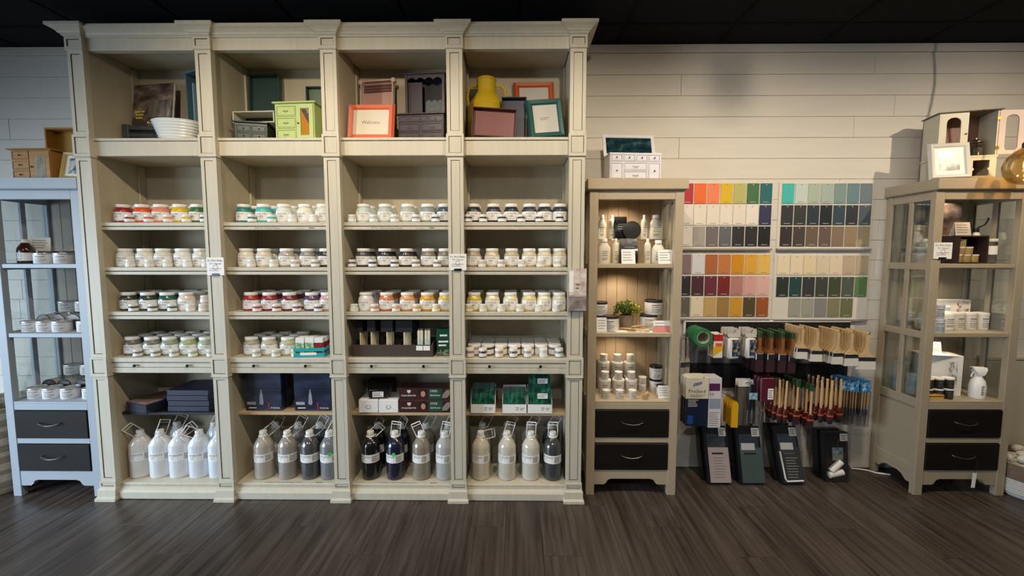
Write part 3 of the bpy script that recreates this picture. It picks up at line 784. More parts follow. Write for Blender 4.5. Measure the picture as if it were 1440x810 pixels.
o3 = solo('scalloped_slate', MB().prism(scallop(-.050,.050,0,.078,.012,3), 0, .005, 'y'), M('mottled_slate','626a6a',.5,var=.35,vscale=(50,50,50)), 'mottled grey scalloped plaque inside the purple box', 'plaque', (X+.056, Y+.012, zt+h+.0080), (radians(-4),0,radians(-5)))
# ---- fourth bay
YEL = M('yellow_enamel','c9aa1e',.35,coat=.3,var=.08,vscale=(6,6,6))
Y = 2.398; X = at(679, Y)
X = max(X, PXC[3]+PW-.008+.118)
o = E('milk_can', 'yellow enamel milk can with side handles and bail', 'milk can', (X, Y, zt))
o.scale = (1,1,1.06)
part('can_body', MB().lathe([(.100,0),(.104,.004),(.104,.196),(.106,.199),(.104,.203),(.086,.232),(.066,.262),(.056,.274),(.054,.282),(.054,.335),(.057,.338),(.057,.344),(.050,.350),(.0,.352)], 28, caps=(True, False)), YEL, o)
for s in (-1,1):
    a = radians(18)*1
    part('side_handle', MB().tube([(s*.054,0,.312),(s*.075,0,.316),(s*.098,0,.300),(s*.108,0,.262),(s*.100,0,.215),(s*.092,0,.212)], .007, 8), YEL, o)
part('bail', MB().tube([(.03*cos(pi*k/8),0,.350+.02*sin(pi*k/8)) for k in range(9)], .0018, 5), METAL, o)
OX = M('oxblood_paint','7c4642',.45,var=.08); OXD = M('oxblood_rim','4f2321',.4)
tray('red_tray', 'oxblood red rectangular tray standing in front of the milk can', .236, .152, .03, OXD, OX, (at(694,2.262), 2.262, zt+.0075), (radians(-3),radians(3.2),radians(2)))
tray('navy_tray', 'navy blue tall tray leaning beside the milk can', .136, .236, .03, M('navy_rim','20212a',.4), M('navy_paint','383c4c',.45), (at(724,2.315)-.004, 2.319, zt+.001), (radians(-3),0,0))
ORG = M('burnt_orange_paint','bf5526',.45,var=.06)
frame('framed_print', 'burnt orange picture frame behind the teal one', .236, .385, .034, ORG, M('grey_card','c9c5bd',.7), None, (at(754,2.445), 2.462, zt+.005), (radians(-4),radians(-2.2),radians(4)), tsize=.022)
TEALG = M('teal_green_paint','1f5650',.4,var=.1)
frame('framed_print', 'teal green picture frame with a small grey print', .200, .216, .034, TEALG, M('grey_card','c9c5bd',.7), None, (fit(3,at(778,2.31),.111), 2.294, zt+.0135), (radians(-5),radians(-6),radians(8)), tsize=.024)

# ------------------------------------------------------------------ tray shelf extras
z4 = Z4T+.0006
TURQ = M('turquoise_plastic','2aa6a8',.35)
Y = 2.285; X = Xat(440, Y, z4)
o = E('turquoise_crate', 'small turquoise plastic crate holding paint sample boxes', 'crate', (X, Y, z4), radians(6))
w, d = .165, .11
part('base', MB().box(-w/2,-d/2,0,w/2,d/2,.006,.001), TURQ, o, smooth=False)
for s in (-1,1):
    for z0, z1 in ((.006,.022),(.032,.05)):
        part('slat', MB().box(-w/2,s*d/2,z0,w/2,s*(d/2-.005),z1,.001), TURQ, o, smooth=False)
        part('slat', MB().box(s*w/2,-d/2+.005,z0,s*(w/2-.005),d/2-.005,z1,.001), TURQ, o, smooth=False)
    for q in (-1,1): part('corner_post', MB().box(s*(w/2-.005),q*(d/2-.005),.006,s*(w/2-.012),q*(d/2-.012),.052), TURQ, o, smooth=False)
part('label_card', MB().box(-.045,-d/2-.0012,.012,.04,-d/2-.0002,.026), WHITE, o, smooth=False)
SB = PRINT('green_leaf_print', [(.3,'2f6a3c'),(.5,'8fb37c'),(.62,'e8e6dc')], (45,45,45))
for i, (dx, hz, m2) in enumerate(((-.049,.10,SB),(.002,.10,SB),(.0515,.098,M('cherry_red_box','8e1f2c',.4)))):
    for r in (0,1):
        b = E('sample_box', f'{("green leafy","green printed","cherry red")[i]} sample box, {("front","rear")[r]} of the turquoise crate', 'box', (X+dx*cos(.1), Y+dx*.1-.0235+r*.044, z4+.0066), radians(6))
        part('carton', MB().box(-.0225,-.019,0,.0225,.019,hz*.86,.001), m2, b, smooth=False)
        part('white_top', MB().box(-.023,-.0195,hz*.72,.023,.0195,hz,.001), WHITE, b, smooth=False)
jar('pint','d85a8c', PXC[2]-PW-.046+.004, 2.36, Z4T, 'hot pink labelled paint jar behind the turquoise crate', 'pint jars of paint on the bookcase')
# brown organiser with foam brushes
FIB = M('brown_fibre_board','4b3f37',.9,var=.3,vscale=(120,120,120),bump=.3)
Y = 2.32; x0 = Xat(494.5, 2.25, z4); x1 = Xat(609, 2.25, z4)
x0 = max(x0, PXC[2]+PW-.004)
o = E('organiser_box', 'brown fibre board organiser box full of foam brushes', 'organiser', ((x0+x1)/2, Y, z4))
w = x1-x0; d = .15
part('front_panel', MB().box(-w/2,-d/2,0,w/2,-d/2+.006,.066,.001), FIB, o, smooth=False); part('back_panel', MB().box(-w/2,d/2-.006,0,w/2,d/2,.085,.001), FIB, o, smooth=False)
for s in (-1,1): part('side_panel', MB().box(s*w/2,-d/2+.006,0,s*(w/2-.006),d/2-.006,.075,.001), FIB, o, smooth=False)
part('base', MB().box(-w/2+.006,-d/2+.006,0,w/2-.006,d/2-.006,.005), FIB, o, smooth=False)
for fx in (-.3,-.12,.06,.24): part('partition', MB().box(w*fx,-d/2+.006,.005,w*fx+.004,d/2-.006,.062), FIB, o, smooth=False)
xo = (x0+x1)/2
def foam_brush(x, y, z, fw, label):
    b = E('foam_brush', label, 'brush', (x, y, z), (radians(-2),0,random.Random(int(x*9999)).uniform(-.05,.05)), 'foam brushes in the brown organiser')
    part('handle', MB().lathe([(.0045,0),(.0055,.02),(.0045,.06),(.005,.14)], 8), M('birch_dowel','d8c49c',.6), b)
    part('foam_head', MB().prism([(-fw/2,.130),(fw/2,.130),(fw/2,.196),(-fw/2,.196)], -.007, .007, 'y'), M('black_foam','1b1b1c',.95), b)
for px, fw, n in ((507.5,.026,5),(523,.044,5),(545,.066,5),(569,.092,5)):
    for r in range(n):
        yy = Y-.058+r*.0165
        foam_brush(Xat(px+r*2.2, yy, z4), yy, z4+.0056, fw, f'black foam brush with {("narrow","medium","wide","extra wide")[(507.5,523,545,569).index(px)]} head in the brown organiser')
STX = M('cream_stick','d8d0b8',.6)
for i, px in enumerate((592, 602)):
    for r in range(3):
        for q in (0,1):
            yy = Y-.052+r*.03
            X = Xat(px, yy, z4) - .010 + q*.016
            b = E('stir_stick_pack', 'cream stir stick pack with pale green band in the organiser', 'sticks', (X, yy, z4+.0056), (radians(-3),0,.03), 'stir stick packs')
            part('sticks', MB().box(-.007,-.009,0,.007,.009,.137,.002), STX, b, smooth=False); part('band', MB().box(-.0074,-.0094,.05,.0074,.0094,.09,.002), M('pale_green_band','b9c9b4',.5), b, smooth=False)
    solo('price_tag', MB().box(-.018,-.001,0,.018,0,.026), WHITE, 'blank white price tag clipped on the brown organiser', 'price tag', (Xat(px-2, Y-d/2-.003, z4), Y-d/2-.0006, z4+.036), group='price tags on the organiser')
GRB = M('bottle_green_carton','15492f',.4)
X = min(Xat(624,2.29,z4), PXC[3]-PW-.046)
o = E('green_carton', 'dark green carton with white script beside the brown organiser', 'carton', (X, 2.30, z4), radians(7))
part('carton', MB().box(-.038,-.034,0,.038,.034,.152,.001), GRB, o, smooth=False)
part('print', MB().lines(-.02,.022,.126,.106,1,-.0346,.5).lines(-.028,.028,.092,.05,2,-.0346,.45), WHITE, o, smooth=False)
part('picture_band', MB().box(-.0384,-.0344,.004,.0384,.0344,.036), PRINT('pebble_print', [(.4,'1d3a28'),(.6,'8a8a70'),(.75,'d8d4c0')], (70,70,70)), o, smooth=False)

# ------------------------------------------------------------------ lower shelf: books, boxes, packs
zl = ZLOW+.0006
NAVY = M('navy_book_cloth','23263a',.5)
def flat_book(x, y, z, w, d, h, mat_, label, rot=0, group=None, cat='book'):
    b = E('book', label, cat, (x,y,z), rot, group)
    part('pages', MB().box(-w/2+.003,-d/2+.003,.002,w/2-.003,d/2-.003,h-.002), WHITE if mat_ is not NAVY else M('dark_page_edge','3a3c4e',.7), b, smooth=False)
    m = MB(); m.box(-w/2,-d/2,0,w/2,d/2,.0022,.0006); m.box(-w/2,-d/2,h-.0022,w/2,d/2,h,.0006); m.box(-w/2,-d/2,0,w/2,-d/2+.0022,h,.0006); part('cover', m, mat_, b, smooth=False)
    return b
xb = Xat(281, 2.36, zl); xb = min(xb, PXC[1]-PW-.122)
for i in range(4): flat_book(xb+(0,.003,-.002,.001)[i], 2.375, zl+i*.0312, .235, .20, .0308, NAVY, f'thick navy book, {("bottom","second","third","top")[i]} of the stack on the black shelf', 0, 'navy books in a flat stack')
xk = fit(0, Xat(209, 2.34, zl), .125)
o = E('brochure_stack', 'plastic wrapped stack of brochures with a pale pink top sheet', 'brochures', (xk, 2.345, zl), radians(-16))
part('sheets', MB().box(-.082,-.10,0,.082,.10,.056,.003), M('navy_sheet_edges','30364c',.5,var=.5,vscale=(2,2,260)), o, smooth=False)
part('top_sheet', MB().box(-.08,-.095,.056,.08,.095,.058), PRINT('pink_brochure', [(.3,'8c6f6c'),(.6,'c6a49a'),(.8,'dccbc0')], (14,14,14)), o, smooth=False)
part('plastic_wrap', MB().box(-.085,-.103,.0,.085,.103,.0605,.006), FILM, o, smooth=False)
o = solo('black_folder', MB().box(-.06,-.04,0,.06,.04,.062,.003), BLACKP, 'black folder lying behind the wrapped brochures', 'folder', (xk+.133, 2.469, zl), (0,0,0))
CAB = PRINT('navy_interior_photo', [(.3,'14161f'),(.5,'252a3c'),(.66,'3d435c'),(.8,'6c7190')], (6,6,14), .3, .5)
for i, px in enumerate((375, 443)):
    Y = 2.315; X = Xat(px, Y, zl)
    w, h, d = .208, .222, .05
    if i: X = min(X, PXC[2]-PW-.10)
    for r in range(2):
        o = E('boxed_book', f'navy boxed book with a dress photo, {("front","rear")[r]} one, {("nearer the wash tub bay","nearer the paint brush bay")[i]}', 'book', (X, Y+r*.055, zl), (0,0,0), 'navy boxed books on the loose shelf')
        part('carton', MB().box(-w/2,-d/2,0,w/2,d/2,h,.002), CAB, o, smooth=False)
        if r: continue
        yf = -d/2-.0006
        part('shelf_print', MB().box(-w/2+.06,yf,.128,w/2-.002,-d/2,.134), M('ink_blue_black','0e1018',.4), o, smooth=False)
        part('dress_print', MB().prism([(-.024,.040),(-.008,.034),(.0,.044),(-.004,.09),(-.009,.125),(-.014,.125),(-.020,.09)], yf-.0002, yf+.0002, 'y'), M('grey_dress_print','8e8e98',.5), o, smooth=False)
        part('bottle_print', MB().box(.026,yf-.0002,.008,.034,yf+.0002,.05), M('red_bottle_print','8d2430',.5), o, smooth=False)
        part('tray_print', MB().box(-.095,yf-.0002,.036,-.045,yf+.0002,.052), M('pale_tray_print','9a9aa2',.5), o, smooth=False)
        part('lettering', MB().text('FUSION', .014, (.066,yf-.0005,.012)).lines(-.085,-.040,.022,.013,1,yf-.0005,.5), WHITE, o, smooth=False)
# third bay: white cartons, black pack, brown brush cartons
for i, px in enumerate((516, 545)):
    Y = 2.335; X = Xat(px, 2.28, zl) + (.012 if i == 0 else .008)
    o = E('white_carton', 'flat white carton with a smiling face mark on the loose shelf', 'carton', (X, Y, zl), radians(2), 'white cartons with face marks')
    part('carton', MB().box(-.054,-.07,0,.054,.07,.075,.002), WHITE, o, smooth=False)
    m = MB(); m.tube([(.013*cos(pi+pi*k/8), 0, .036+.013*sin(pi+pi*k/8)) for k in range(9)], .0012, 4)
    m.box(-.010,-.0008,.040,-.005,.0,.043); m.box(.005,-.0008,.040,.010,.0,.043); part('face_mark', m, INKD, o, (0,-.0704,0))
o = E('black_pack', 'black wrapped sanding pack with a white label on the white cartons', 'pack', (Xat(530,2.30,zl)+.012, 2.335, zl+.0762), radians(5))
part('wrap', MB().box(-.056,-.06,0,.056,.06,.058,.008), M('black_wrap','1d1d20',.25,coat=.4), o, smooth=False)
part('label', MB().box(-.03,-.0610,.012,.03,-.0602,.042), WHITE, o, smooth=False); part('print', MB().lines(-.026,.026,.038,.016,4,-.0614), INKD, o, smooth=False)
solo('black_case', MB().box(-.08,-.03,0,.08,.03,.14,.006), M('dark_case','222124',.5), 'dark case standing behind the white cartons', 'case', (Xat(528,2.42,zl)+.03, 2.458, zl))
RBW = M('oxblood_carton','3f201c',.4,coat=.2)
for i in range(2):
    o = E('brush_carton', f'dark brown brush carton with a portrait print, {("lower","upper")[i]} of two', 'carton', (min(Xat(600,2.31,zl), PXC[3]-PW-.146), 2.32, zl+i*.0722), 0, 'brown brush cartons')
    part('carton', MB().box(-.146,-.05,0,.146,.05,.072,.0015), RBW, o, smooth=False); yf = -.0506
    part('lettering', MB().text('STAALMEESTER', .0125, (-.092,yf,.022), wid=.084), WHITE, o, smooth=False)
    part('crest', MB().prism([(-.010,.058),(.010,.058),(.010,.048),(0,.038),(-.010,.048)], yf, yf+.0004, 'y'), M('cream_ink','d9cdb8',.5), o, (-.09,0,0), smooth=False)
    part('hair_print', MB().lathe([(.026,0),(.026,.0003)], 14).xf(Matrix.Translation((-.012,yf+.0002,.044)) @ Matrix.Rotation(pi/2,4,'X') @ Matrix.Scale(.85,4,(0,1,0))), M('black_hair_ink','120c0a',.6), o)
    part('face_print', MB().lathe([(.013,0),(.013,.0003)], 14).xf(Matrix.Translation((-.010,yf-.0002,.036)) @ Matrix.Rotation(pi/2,4,'X') @ Matrix.Scale(1.3,4,(0,1,0))), M('skin_tone_ink','b58a6c',.6), o)
    part('green_panel', MB().box(.022,yf,.006,.098,yf+.0004,.066), M('dark_green_ink','1f4a38',.5), o, smooth=False)
    part('lettering', MB().text('100%', .020, (.052,yf-.0005,.046)).text('Synthetic', .016, (.058,yf-.0005,.024)), WHITE, o, smooth=False)
    for q in range(4): part('brush_print', MB().box(-.002,yf,-.03,.002,yf+.0004,.03), M('pale_brush_ink','b9a99a',.5), o, (.108+q*.010,0,.036), (0,radians(40),0), smooth=False)
# fourth bay: display trays with green packs
GP = PRINT('green_foil_print', [(.35,'0d2a22'),(.5,'1d5540'),(.62,'2e7a5c'),(.75,'9ec4b0')], (50,8,22), .3, .6)
for i, (px, wd, hp) in enumerate(((679.5,34,.138),(723.5,33.5,.112),(759,34,.185))):
    Y = 2.335; X = Xat(px, 2.28, zl); w = wd/sc(2.28, zl)
    o = E('display_tray', f'white card display tray of {("mid height","short","tall labelled")[i]} green packs', 'display tray', (X, Y, zl))
    part('front', MB().box(-w/2,-.07,0,w/2,-.068,.05), WHITE, o, smooth=False); part('base', MB().box(-w/2,-.068,0,w/2,.07,.002), WHITE, o, smooth=False)
    part('back', MB().box(-w/2,.068,.002,w/2,.07,.12), WHITE, o, smooth=False)
    for s in (-1,1): part('side', MB().prism([(-.068,.002),(.068,.002),(.068,.12),(-.03,.12),(-.068,.05)], s*w/2, s*(w/2-.0018), 'x'), WHITE, o, smooth=False)
    part('lettering', MB().lines(.008,.026,.036,.014,2,-.0708).lines(.032,.056,.034,.016,2,-.0708), INK, o, smooth=False)
    for r in range(4):
        b = E('green_pack', f'dark green foil pack, {("front","second","third","last")[r]} in the {("mid height","short","tall labelled")[i]} display tray', 'pack', (X, Y-.055+r*.03, zl+.0044), (radians(-6),0,0), 'green foil packs in display trays')
        part('foil', MB().loft([(-w/2+.006,w/2-.006,-.006,.006,0),(-w/2+.005,w/2-.005,-.009,.009,hp*.5),(-w/2+.006,w/2-.006,-.003,.003,hp*.93),(-w/2+.006,w/2-.006,-.001,.001,hp)]), GP, b, smooth=False)
        if i == 2 and r == 0:
            for z0 in (.075,.160): part('label', MB().box(-.012,-.0105,z0,.044,-.0085,z0+.028), WHITE, b, smooth=False); part('print', MB().lines(-.008,.04,z0+.024,z0+.004,3,-.0109), INKD, b, smooth=False)

# ------------------------------------------------------------------ notices on the pilasters
def notice(x, y, z, w, h, label, rot=(0,0,0)):
    o = E('notice', label, 'sign', (x,y,z), rot)
    part('card', MB().box(-w/2,-.0015,0,w/2,0,h), WHITE, o, smooth=False)
    part('lettering', MB().text('Do Not Shake', h*.17, (0,-.0021,h*.78), wid=w*.85).text('Or Open!', h*.17, (0,-.0021,h*.60), wid=w*.85).lines(-w*.36,w*.36,h*.42,h*.2,2,-.0021,.2), INKD, o, smooth=False)
    part('emblem', MB().tube([(.012*h/.09*cos(2*pi*k/12),-.0021,h*.44+.012*h/.09*sin(2*pi*k/12)) for k in range(12)], .0007, 4, True), M('red_ink','a83a34',.6), o)
    part('clip', MB().box(-w*.22,-.0035,-.004,w*.22,.0,h*.10,.001), BLACKP, o, smooth=False)
X, z = onY(302, 387, YP-.01); notice(X, YP-.0008, z, .092, .094, 'white do not shake notice on the post by the wash tub bay')
X, z = onY(643.5, 380, YP-.01); notice(X, YP-.0008, z, .092, .086, 'white do not shake notice on the post by the milk can bay')
X, z = onY(812, 438, YP-.02)
o = E('brochure_holder', 'clear holder with pink floral paint brochures on the end post', 'brochure holder', (X, YP-.0008, z))
part('holder_back', MB().box(-.048,-.002,0,.05,0,.10), FILM, o, smooth=False); part('holder_front', MB().box(-.05,-.022,0,.05,-.020,.088), FILM, o, smooth=False)
part('holder_base', MB().box(-.05,-.020,0,.05,-.002,.002), FILM, o, smooth=False)
b = E('brochure', 'pink floral brochure standing in the clear holder', 'brochure', (X, YP-.006, z+.0026))
part('sheet', MB().box(-.046,-.011,0,.046,0,.224), PRINT('pink_floral_print', [(.35,'b49a92'),(.5,'cdb9ae'),(.62,'ddd2c8')], (30,30,30), .5, .1), b, smooth=False)
part('white_panel', MB().box(-.044,-.0122,.10,-.022,-.0112,.21), WHITE, b, smooth=False)
part('print', MB().lines(-.038,.038,.078,.012,5,-.0117,.12).lines(-.01,.012,.15,.11,2,-.0117,.4), INK, b, smooth=False)
# ------------------------------------------------------------------ the three glass-sided cabinets
CZ = dict(top=1.769, cap=1.709, open=1.66, s1=1.314, s2=0.932, s3=0.548, r1=0.500, d1=0.336, r2=0.307, d2=0.146, ap=0.096, foot=0.062)
CW, CD = 0.508, 0.295
EBONY = M('ebony_drawer_wood', '19130f', 0.55, var=.35, vscale=(4,40,40), spec=.25)
def cabinet(x0, yf, paint, inside, label):
    o = E('display_cabinet', label, 'cabinet', (x0, yf, 0))
    st = .047; d = CD; w = CW; Z = CZ
    B = lambda *a, c=.002: MB().box(*a, c)
    part('top', MB().loft([(-.009,w+.009,-.014,d+.004,Z['cap']),(-.013,w+.013,-.020,d+.006,Z['cap']+.006),(-.013,w+.013,-.020,d+.006,Z['top'])]), paint, o, smooth=False)
    # four corner posts reach the floor
    for x in (0, w-st):
        part('front_post', B(x,0,0,x+st,.032,Z['cap']-.0005), paint, o, smooth=False)
        part('rear_post', B(x+(0 if x == 0 else st-.032),d-.032,0,x+(.032 if x == 0 else st),d,Z['cap']-.0005), paint, o, smooth=False)
    part('top_rail', B(st,.002,Z['open'],w-st,.03,Z['cap']-.0005), paint, o, smooth=False)
    part('base_rail', B(st,.002,Z['r1'],w-st,.03,Z['s3']-.012), paint, o, smooth=False)
    part('drawer_rail', B(st,.002,Z['r2'],w-st,.03,Z['d1']), paint, o, smooth=False)
    # apron with a shaped cut-out
    a, b = st, w-st; zz = Z['d2']
    ap = [(a,zz),(a,Z['foot']),(a+.055,Z['foot']),(a+.066,Z['foot']+.008),(a+.078,Z['ap']-.006),(a+.098,Z['ap']),(b-.098,Z['ap']),(b-.078,Z['ap']-.006),(b-.066,Z['foot']+.008),(b-.055,Z['foot']),(b,Z['foot']),(b,zz)]
    part('apron', MB().prism(ap, .003, .03, 'y'), paint, o, smooth=False)
    for k, (z0, z1) in enumerate(((Z['d2'],Z['r2']),(Z['d1'],Z['r1']))):
        dr = part('drawer', B(st+.003,-.004,z0+.003,w-st-.003,.02,z1-.003,c=.003), EBONY, o, smooth=False)
        xm = w/2; zm = (z0+z1)/2+.004
        part('handle', MB().tube([(xm-.058,-.004,zm+.008),(xm-.056,-.018,zm+.007),(xm-.03,-.026,zm+.001),(xm,-.028,zm-.002),(xm+.03,-.026,zm+.001),(xm+.056,-.018,zm+.007),(xm+.058,-.004,zm+.008)], .0032, 6), METAL, dr)
        part('drawer_box', MB().box(st+.01,.021,z0+.01,w-st-.01,d-.03,z1-.01), inside, dr, smooth=False)
    # shelves
    for z in (Z['s1'], Z['s2'], Z['s3']):
        part('shelf', B(.0325,.0325 if z != Z['s3'] else .0305,z-.012,w-.0325,d-.02,z), paint, o, smooth=False)
        if z != Z['s3']: part('shelf_edge', B(st,.006,z-.023,w-st,.0325,z), paint, o, smooth=False)
        else: part('shelf_edge', B(st,.002,z-.012,w-st,.0305,z), paint, o, smooth=False)
    # back: vertical matched boards
    n = 7; bw = (w-.064)/n
    for i in range(n):
        part('back_board', MB().box(.032+bw*i+.0008,d-.018,.10,.032+bw*(i+1)-.0008,d-.006,Z['cap']-.001,.0015), inside, o, smooth=False)
    # sides: two rows of panes over a sunk panel
    for s in (0, 1):
        xa, xb = (0.004, .026) if s == 0 else (w-.026, w-.004)
        for z0, z1 in ((Z['open']+.0,Z['cap']-.0005),(Z['s1']-.034,Z['s1']+.004),(Z['s2']-.034,Z['s2']+.004),(Z['s3']-.045,Z['s3']+.004),(Z['d2']-.03,Z['d2']+.02)):
            part('side_rail', B(xa,.032,z0,xb,d-.032,z1), paint, o, smooth=False)
        ym = (.032+d-.032)/2
        part('mullion', B(xa+.0015,ym-.013,Z['s3']+.004,xb-.0015,ym+.013,Z['open']), paint, o, smooth=False)
        part('side_panel', MB().box(xa+.007,.032,Z['d2']+.02,xb-.007,d-.032,Z['s3']-.045), paint, o, smooth=False)
        for z0, z1 in ((Z['s3']+.004,Z['s2']-.034),(Z['s2']+.004,Z['s1']-.034),(Z['s1']+.004,Z['open'])):
            for y0, y1 in ((.032,ym-.013),(ym+.013,d-.032)):
                xc = (xa+xb)/2
                part('pane', MB().box(xc-.0015,y0,z0,xc+.0015,y1,z1), GL, o, smooth=False)
        # shaped side apron
        sa = [(.032,Z['d2']-.03),(.032,.060),(.060,.060),(.085,.085),(.11,.094),(d-.11,.094),(d-.085,.085),(d-.060,.060),(d-.032,.060),(d-.032,Z['d2']-.03)]
        part('side_apron', MB().prism(sa, xa, xb, 'x'), paint, o, smooth=False)
    part('floor_board', MB().box(.026,.0305,Z['d2']-.012,w-.026,d-.02,Z['d2']), inside, o, smooth=False)
    return o
YC = 2.255
TANP = M('tan_cabinet_paint','b0a085',.5,var=.05,vscale=(9,9,9)); TANI = M('tan_inside','c2a684',.6,var=.06,vscale=(9,9,3))
GREIGE = M('greige_cabinet_paint','a89a82',.5,var=.05,vscale=(9,9,9)); GREI = M('greige_inside','b9aa90',.6)
PALEB = M('pale_blue_grey_paint','a4acb2',.5,var=.05,vscale=(9,9,9)); PALEI = M('pale_inside','b0a496',.6)
XM = Xat(828.5, YC, .9)-.0; XL = Xat(153.5, 2.215, .2)-CW; XR = Xat(1283.5, YC+.01, .1)
XM = .400; XR = 2.262; XL = -2.843
mid = cabinet(XM, YC, TANP, TANI, 'tan glass-sided display cabinet beside the tall bookcase and swatch boards')
lef = cabinet(XL, 2.215, PALEB, PALEI, 'pale blue-grey glass-sided cabinet of white tins beside the wash tub bay')
rig = cabinet(XR, YC+.012, GREIGE, GREI, 'greige glass-sided cabinet under the cream miniature hutch')
print('cab x', XM, XL, XR)
# ------------------------------------------------------------------ small shop things
def card(label, px, py, Y, w, h, body=None, rot=(radians(-10),0,0), zbase=None, ink=INK, mat_=WHITE, n=4, cat='card', tent=False, group=None):
    z = zbase if zbase is not None else zat(py, Y, 0)
    X = Xat(px, Y, z+h/2)
    o = E('price_card', label, cat, (X, Y, z+.0006), rot, group)
    part('sheet', MB().box(-w/2,-.0012,0,w/2,0,h), mat_, o, smooth=False)
    part('print', MB().lines(-w*.4,w*.4,h*.88,h*.15,n,-.0016,.22,seed=int(px)), ink, o, smooth=False)
    if tent: part('rear_leaf', MB().add([(-w/2,.0005,h),(w/2,.0005,h),(w/2,h*.5,h*.06),(-w/2,h*.5,h*.06)], [(0,1,2,3)]), mat_, o, smooth=False)
    return o
_tm = {}
def tin(label, X, Y, z, r=.038, h=.052, lid='b9b7b2', body='e2ded6', rot=0, group='tins and jars in the cabinets', band=INK, name='tin', mat_lid=None, lm=.35):
    o = E(name, label, 'tin' if name == 'tin' else 'jar', (X,Y,z+.0005), rot, group)
    k = (r,h,lid,body,lm)
    if k not in _tm:
        b = MB().lathe([(r-.001,0),(r,.0015),(r,h*.86),(r-.001,h*.87)], 20).mesh('tin_body', M('tin_label_'+body, body, .5))
        l = MB().lathe([(r+.0012,h*.84),(r+.0016,h*.86),(r+.0016,h*.97),(r+.0004,h),(r-.004,h),(r-.005,h-.002),(0,h-.002)], 20, caps=(True,False)).mesh('lid', M('tin_lid_'+lid, lid, lm, metal=.6 if lid == 'b9b7b2' else 0))
        p = MB()
        for zz, a0, a1, hh in ((.62,-.6,.35,.06),(.5,-.6,.1,.03),(.36,-.6,.5,.035),(.26,-.6,.4,.03),(.16,-.6,.2,.03)):
            for q in range(4):
                u = a0+(a1-a0)*q/4; v = a0+(a1-a0)*(q+1)/4; R = r+.0004
                p.add([(R*sin(u),-R*cos(u),zz*h),(R*sin(v),-R*cos(v),zz*h),(R*sin(v),-R*cos(v),zz*h+hh*h),(R*sin(u),-R*cos(u),zz*h+hh*h)],[(0,1,2,3)])
        _tm[k] = (b, l, p.mesh('print', INK))
    b, l, p = _tm[k]
    part('tin_body' if name == 'tin' else 'jar_body', b, None, o); part('lid', l, None, o); part('print', p, None, o)
    return o
CREAMP = M('cream_plastic','ddd6c2',.4)
def flask(label, X, Y, z, w, h, shape='wide', body=None, cap=None, group='white bottles in the cabinets', rot=0, depth=None):
    o = E('bottle', label, 'bottle', (X,Y,z+.0005), rot, group); r = w/2; ey = (depth or w)/w
    pr = {'wide': [(r-.002,0),(r,.004),(r,h*.55),(r*.9,h*.66),(r*.45,h*.84),(r*.42,h*.88)],
          'slim': [(r-.002,0),(r,.003),(r,h*.72),(r*.85,h*.80),(r*.4,h*.86),(r*.4,h*.9)],
          'round': [(r-.002,0),(r,.004),(r,h*.62),(r*.92,h*.72),(r*.5,h*.84),(r*.5,h*.88)]}[shape]
    part('bottle_body', MB().lathe(pr, 18, ey=ey), body or CREAMP, o)
    rc = pr[-1][0]*1.12
    part('cap', MB().lathe([(rc,h*.86),(rc,h*.985),(rc*.9,h),(0,h)], 14, caps=(True,False)), cap or LIDW, o)
    m = MB()
    for zz, a in ((.46,.5),(.38,.35),(.3,.45),(.2,.4),(.14,.3)):
        for q in range(4):
            u = -.5+(a+.5)*q/4; v = -.5+(a+.5)*(q+1)/4; R = r+.0004
            m.add([(R*sin(u),-R*ey*cos(u)-.0002,zz*h),(R*sin(v),-R*ey*cos(v)-.0002,zz*h),(R*sin(v),-R*ey*cos(v)-.0002,zz*h+.025*h),(R*sin(u),-R*ey*cos(u)-.0002,zz*h+.025*h)],[(0,1,2,3)])
    part('print', m, INK, o)
    return o
def riser(label, x0, x1, y0, y1, z, h):
    o = E('acrylic_riser', label, 'riser', ((x0+x1)/2,(y0+y1)/2,z+.0005)); w = x1-x0; d = y1-y0
    part('top', MB().box(-w/2,-d/2,h-.004,w/2,d/2,h,.001), GL, o, smooth=False)
    for s in (-1,1): part('leg', MB().box(s*w/2,-d/2,0,s*(w/2-.004),d/2,h-.004), GL, o, smooth=False)
    return o
# ---- tan cabinet, top compartment
z = CZ['s1']; YA, YBk = 2.325, 2.425
zr = zat(336.5, 2.38, .66); hr = zr - z
riser('clear riser carrying the rear bottles in the tan cabinet', XM+.052, XM+CW-.052, 2.375, 2.505, z, hr)
Yr = 2.44
for px, w, h, sh, lb, dp in ((846,.052,.142,'wide','cream flask by the post, on the tan cabinet riser',.03),(859.5,.036,.142,'slim','slim cream bottle beside the black bag on the riser',None),(905.5,.036,.142,'slim','slim cream bottle behind the black disc on the riser',None),(921.5,.084,.142,'wide','broad cream flask at the end of the riser',.05)):
    flask(lb, max(Xat(px,Yr,zr), XM+.058+w/2 if px < 850 else 0), Yr, zr+.0005, w, h, sh, depth=dp)
for px, w, h, sh, lb, dp in ((849.5,.070,.140,'wide','broad cream flask in front, by the tan cabinet post',.045),(865.5,.036,.140,'slim','slim cream bottle in front beside the black bag',None),(910,.036,.140,'slim','slim cream bottle in front, between card and flask',None),(925,.078,.130,'wide','broad cream flask behind the white price card',.045)):
    flask(lb, max(Xat(px,YA+.015,z), XM+.052+w/2), YA+.015, z, w, h, sh, depth=dp)
BAG = M('black_foil_bag','141416',.22,coat=.6,var=.3,vscale=(40,40,40),bump=.8)
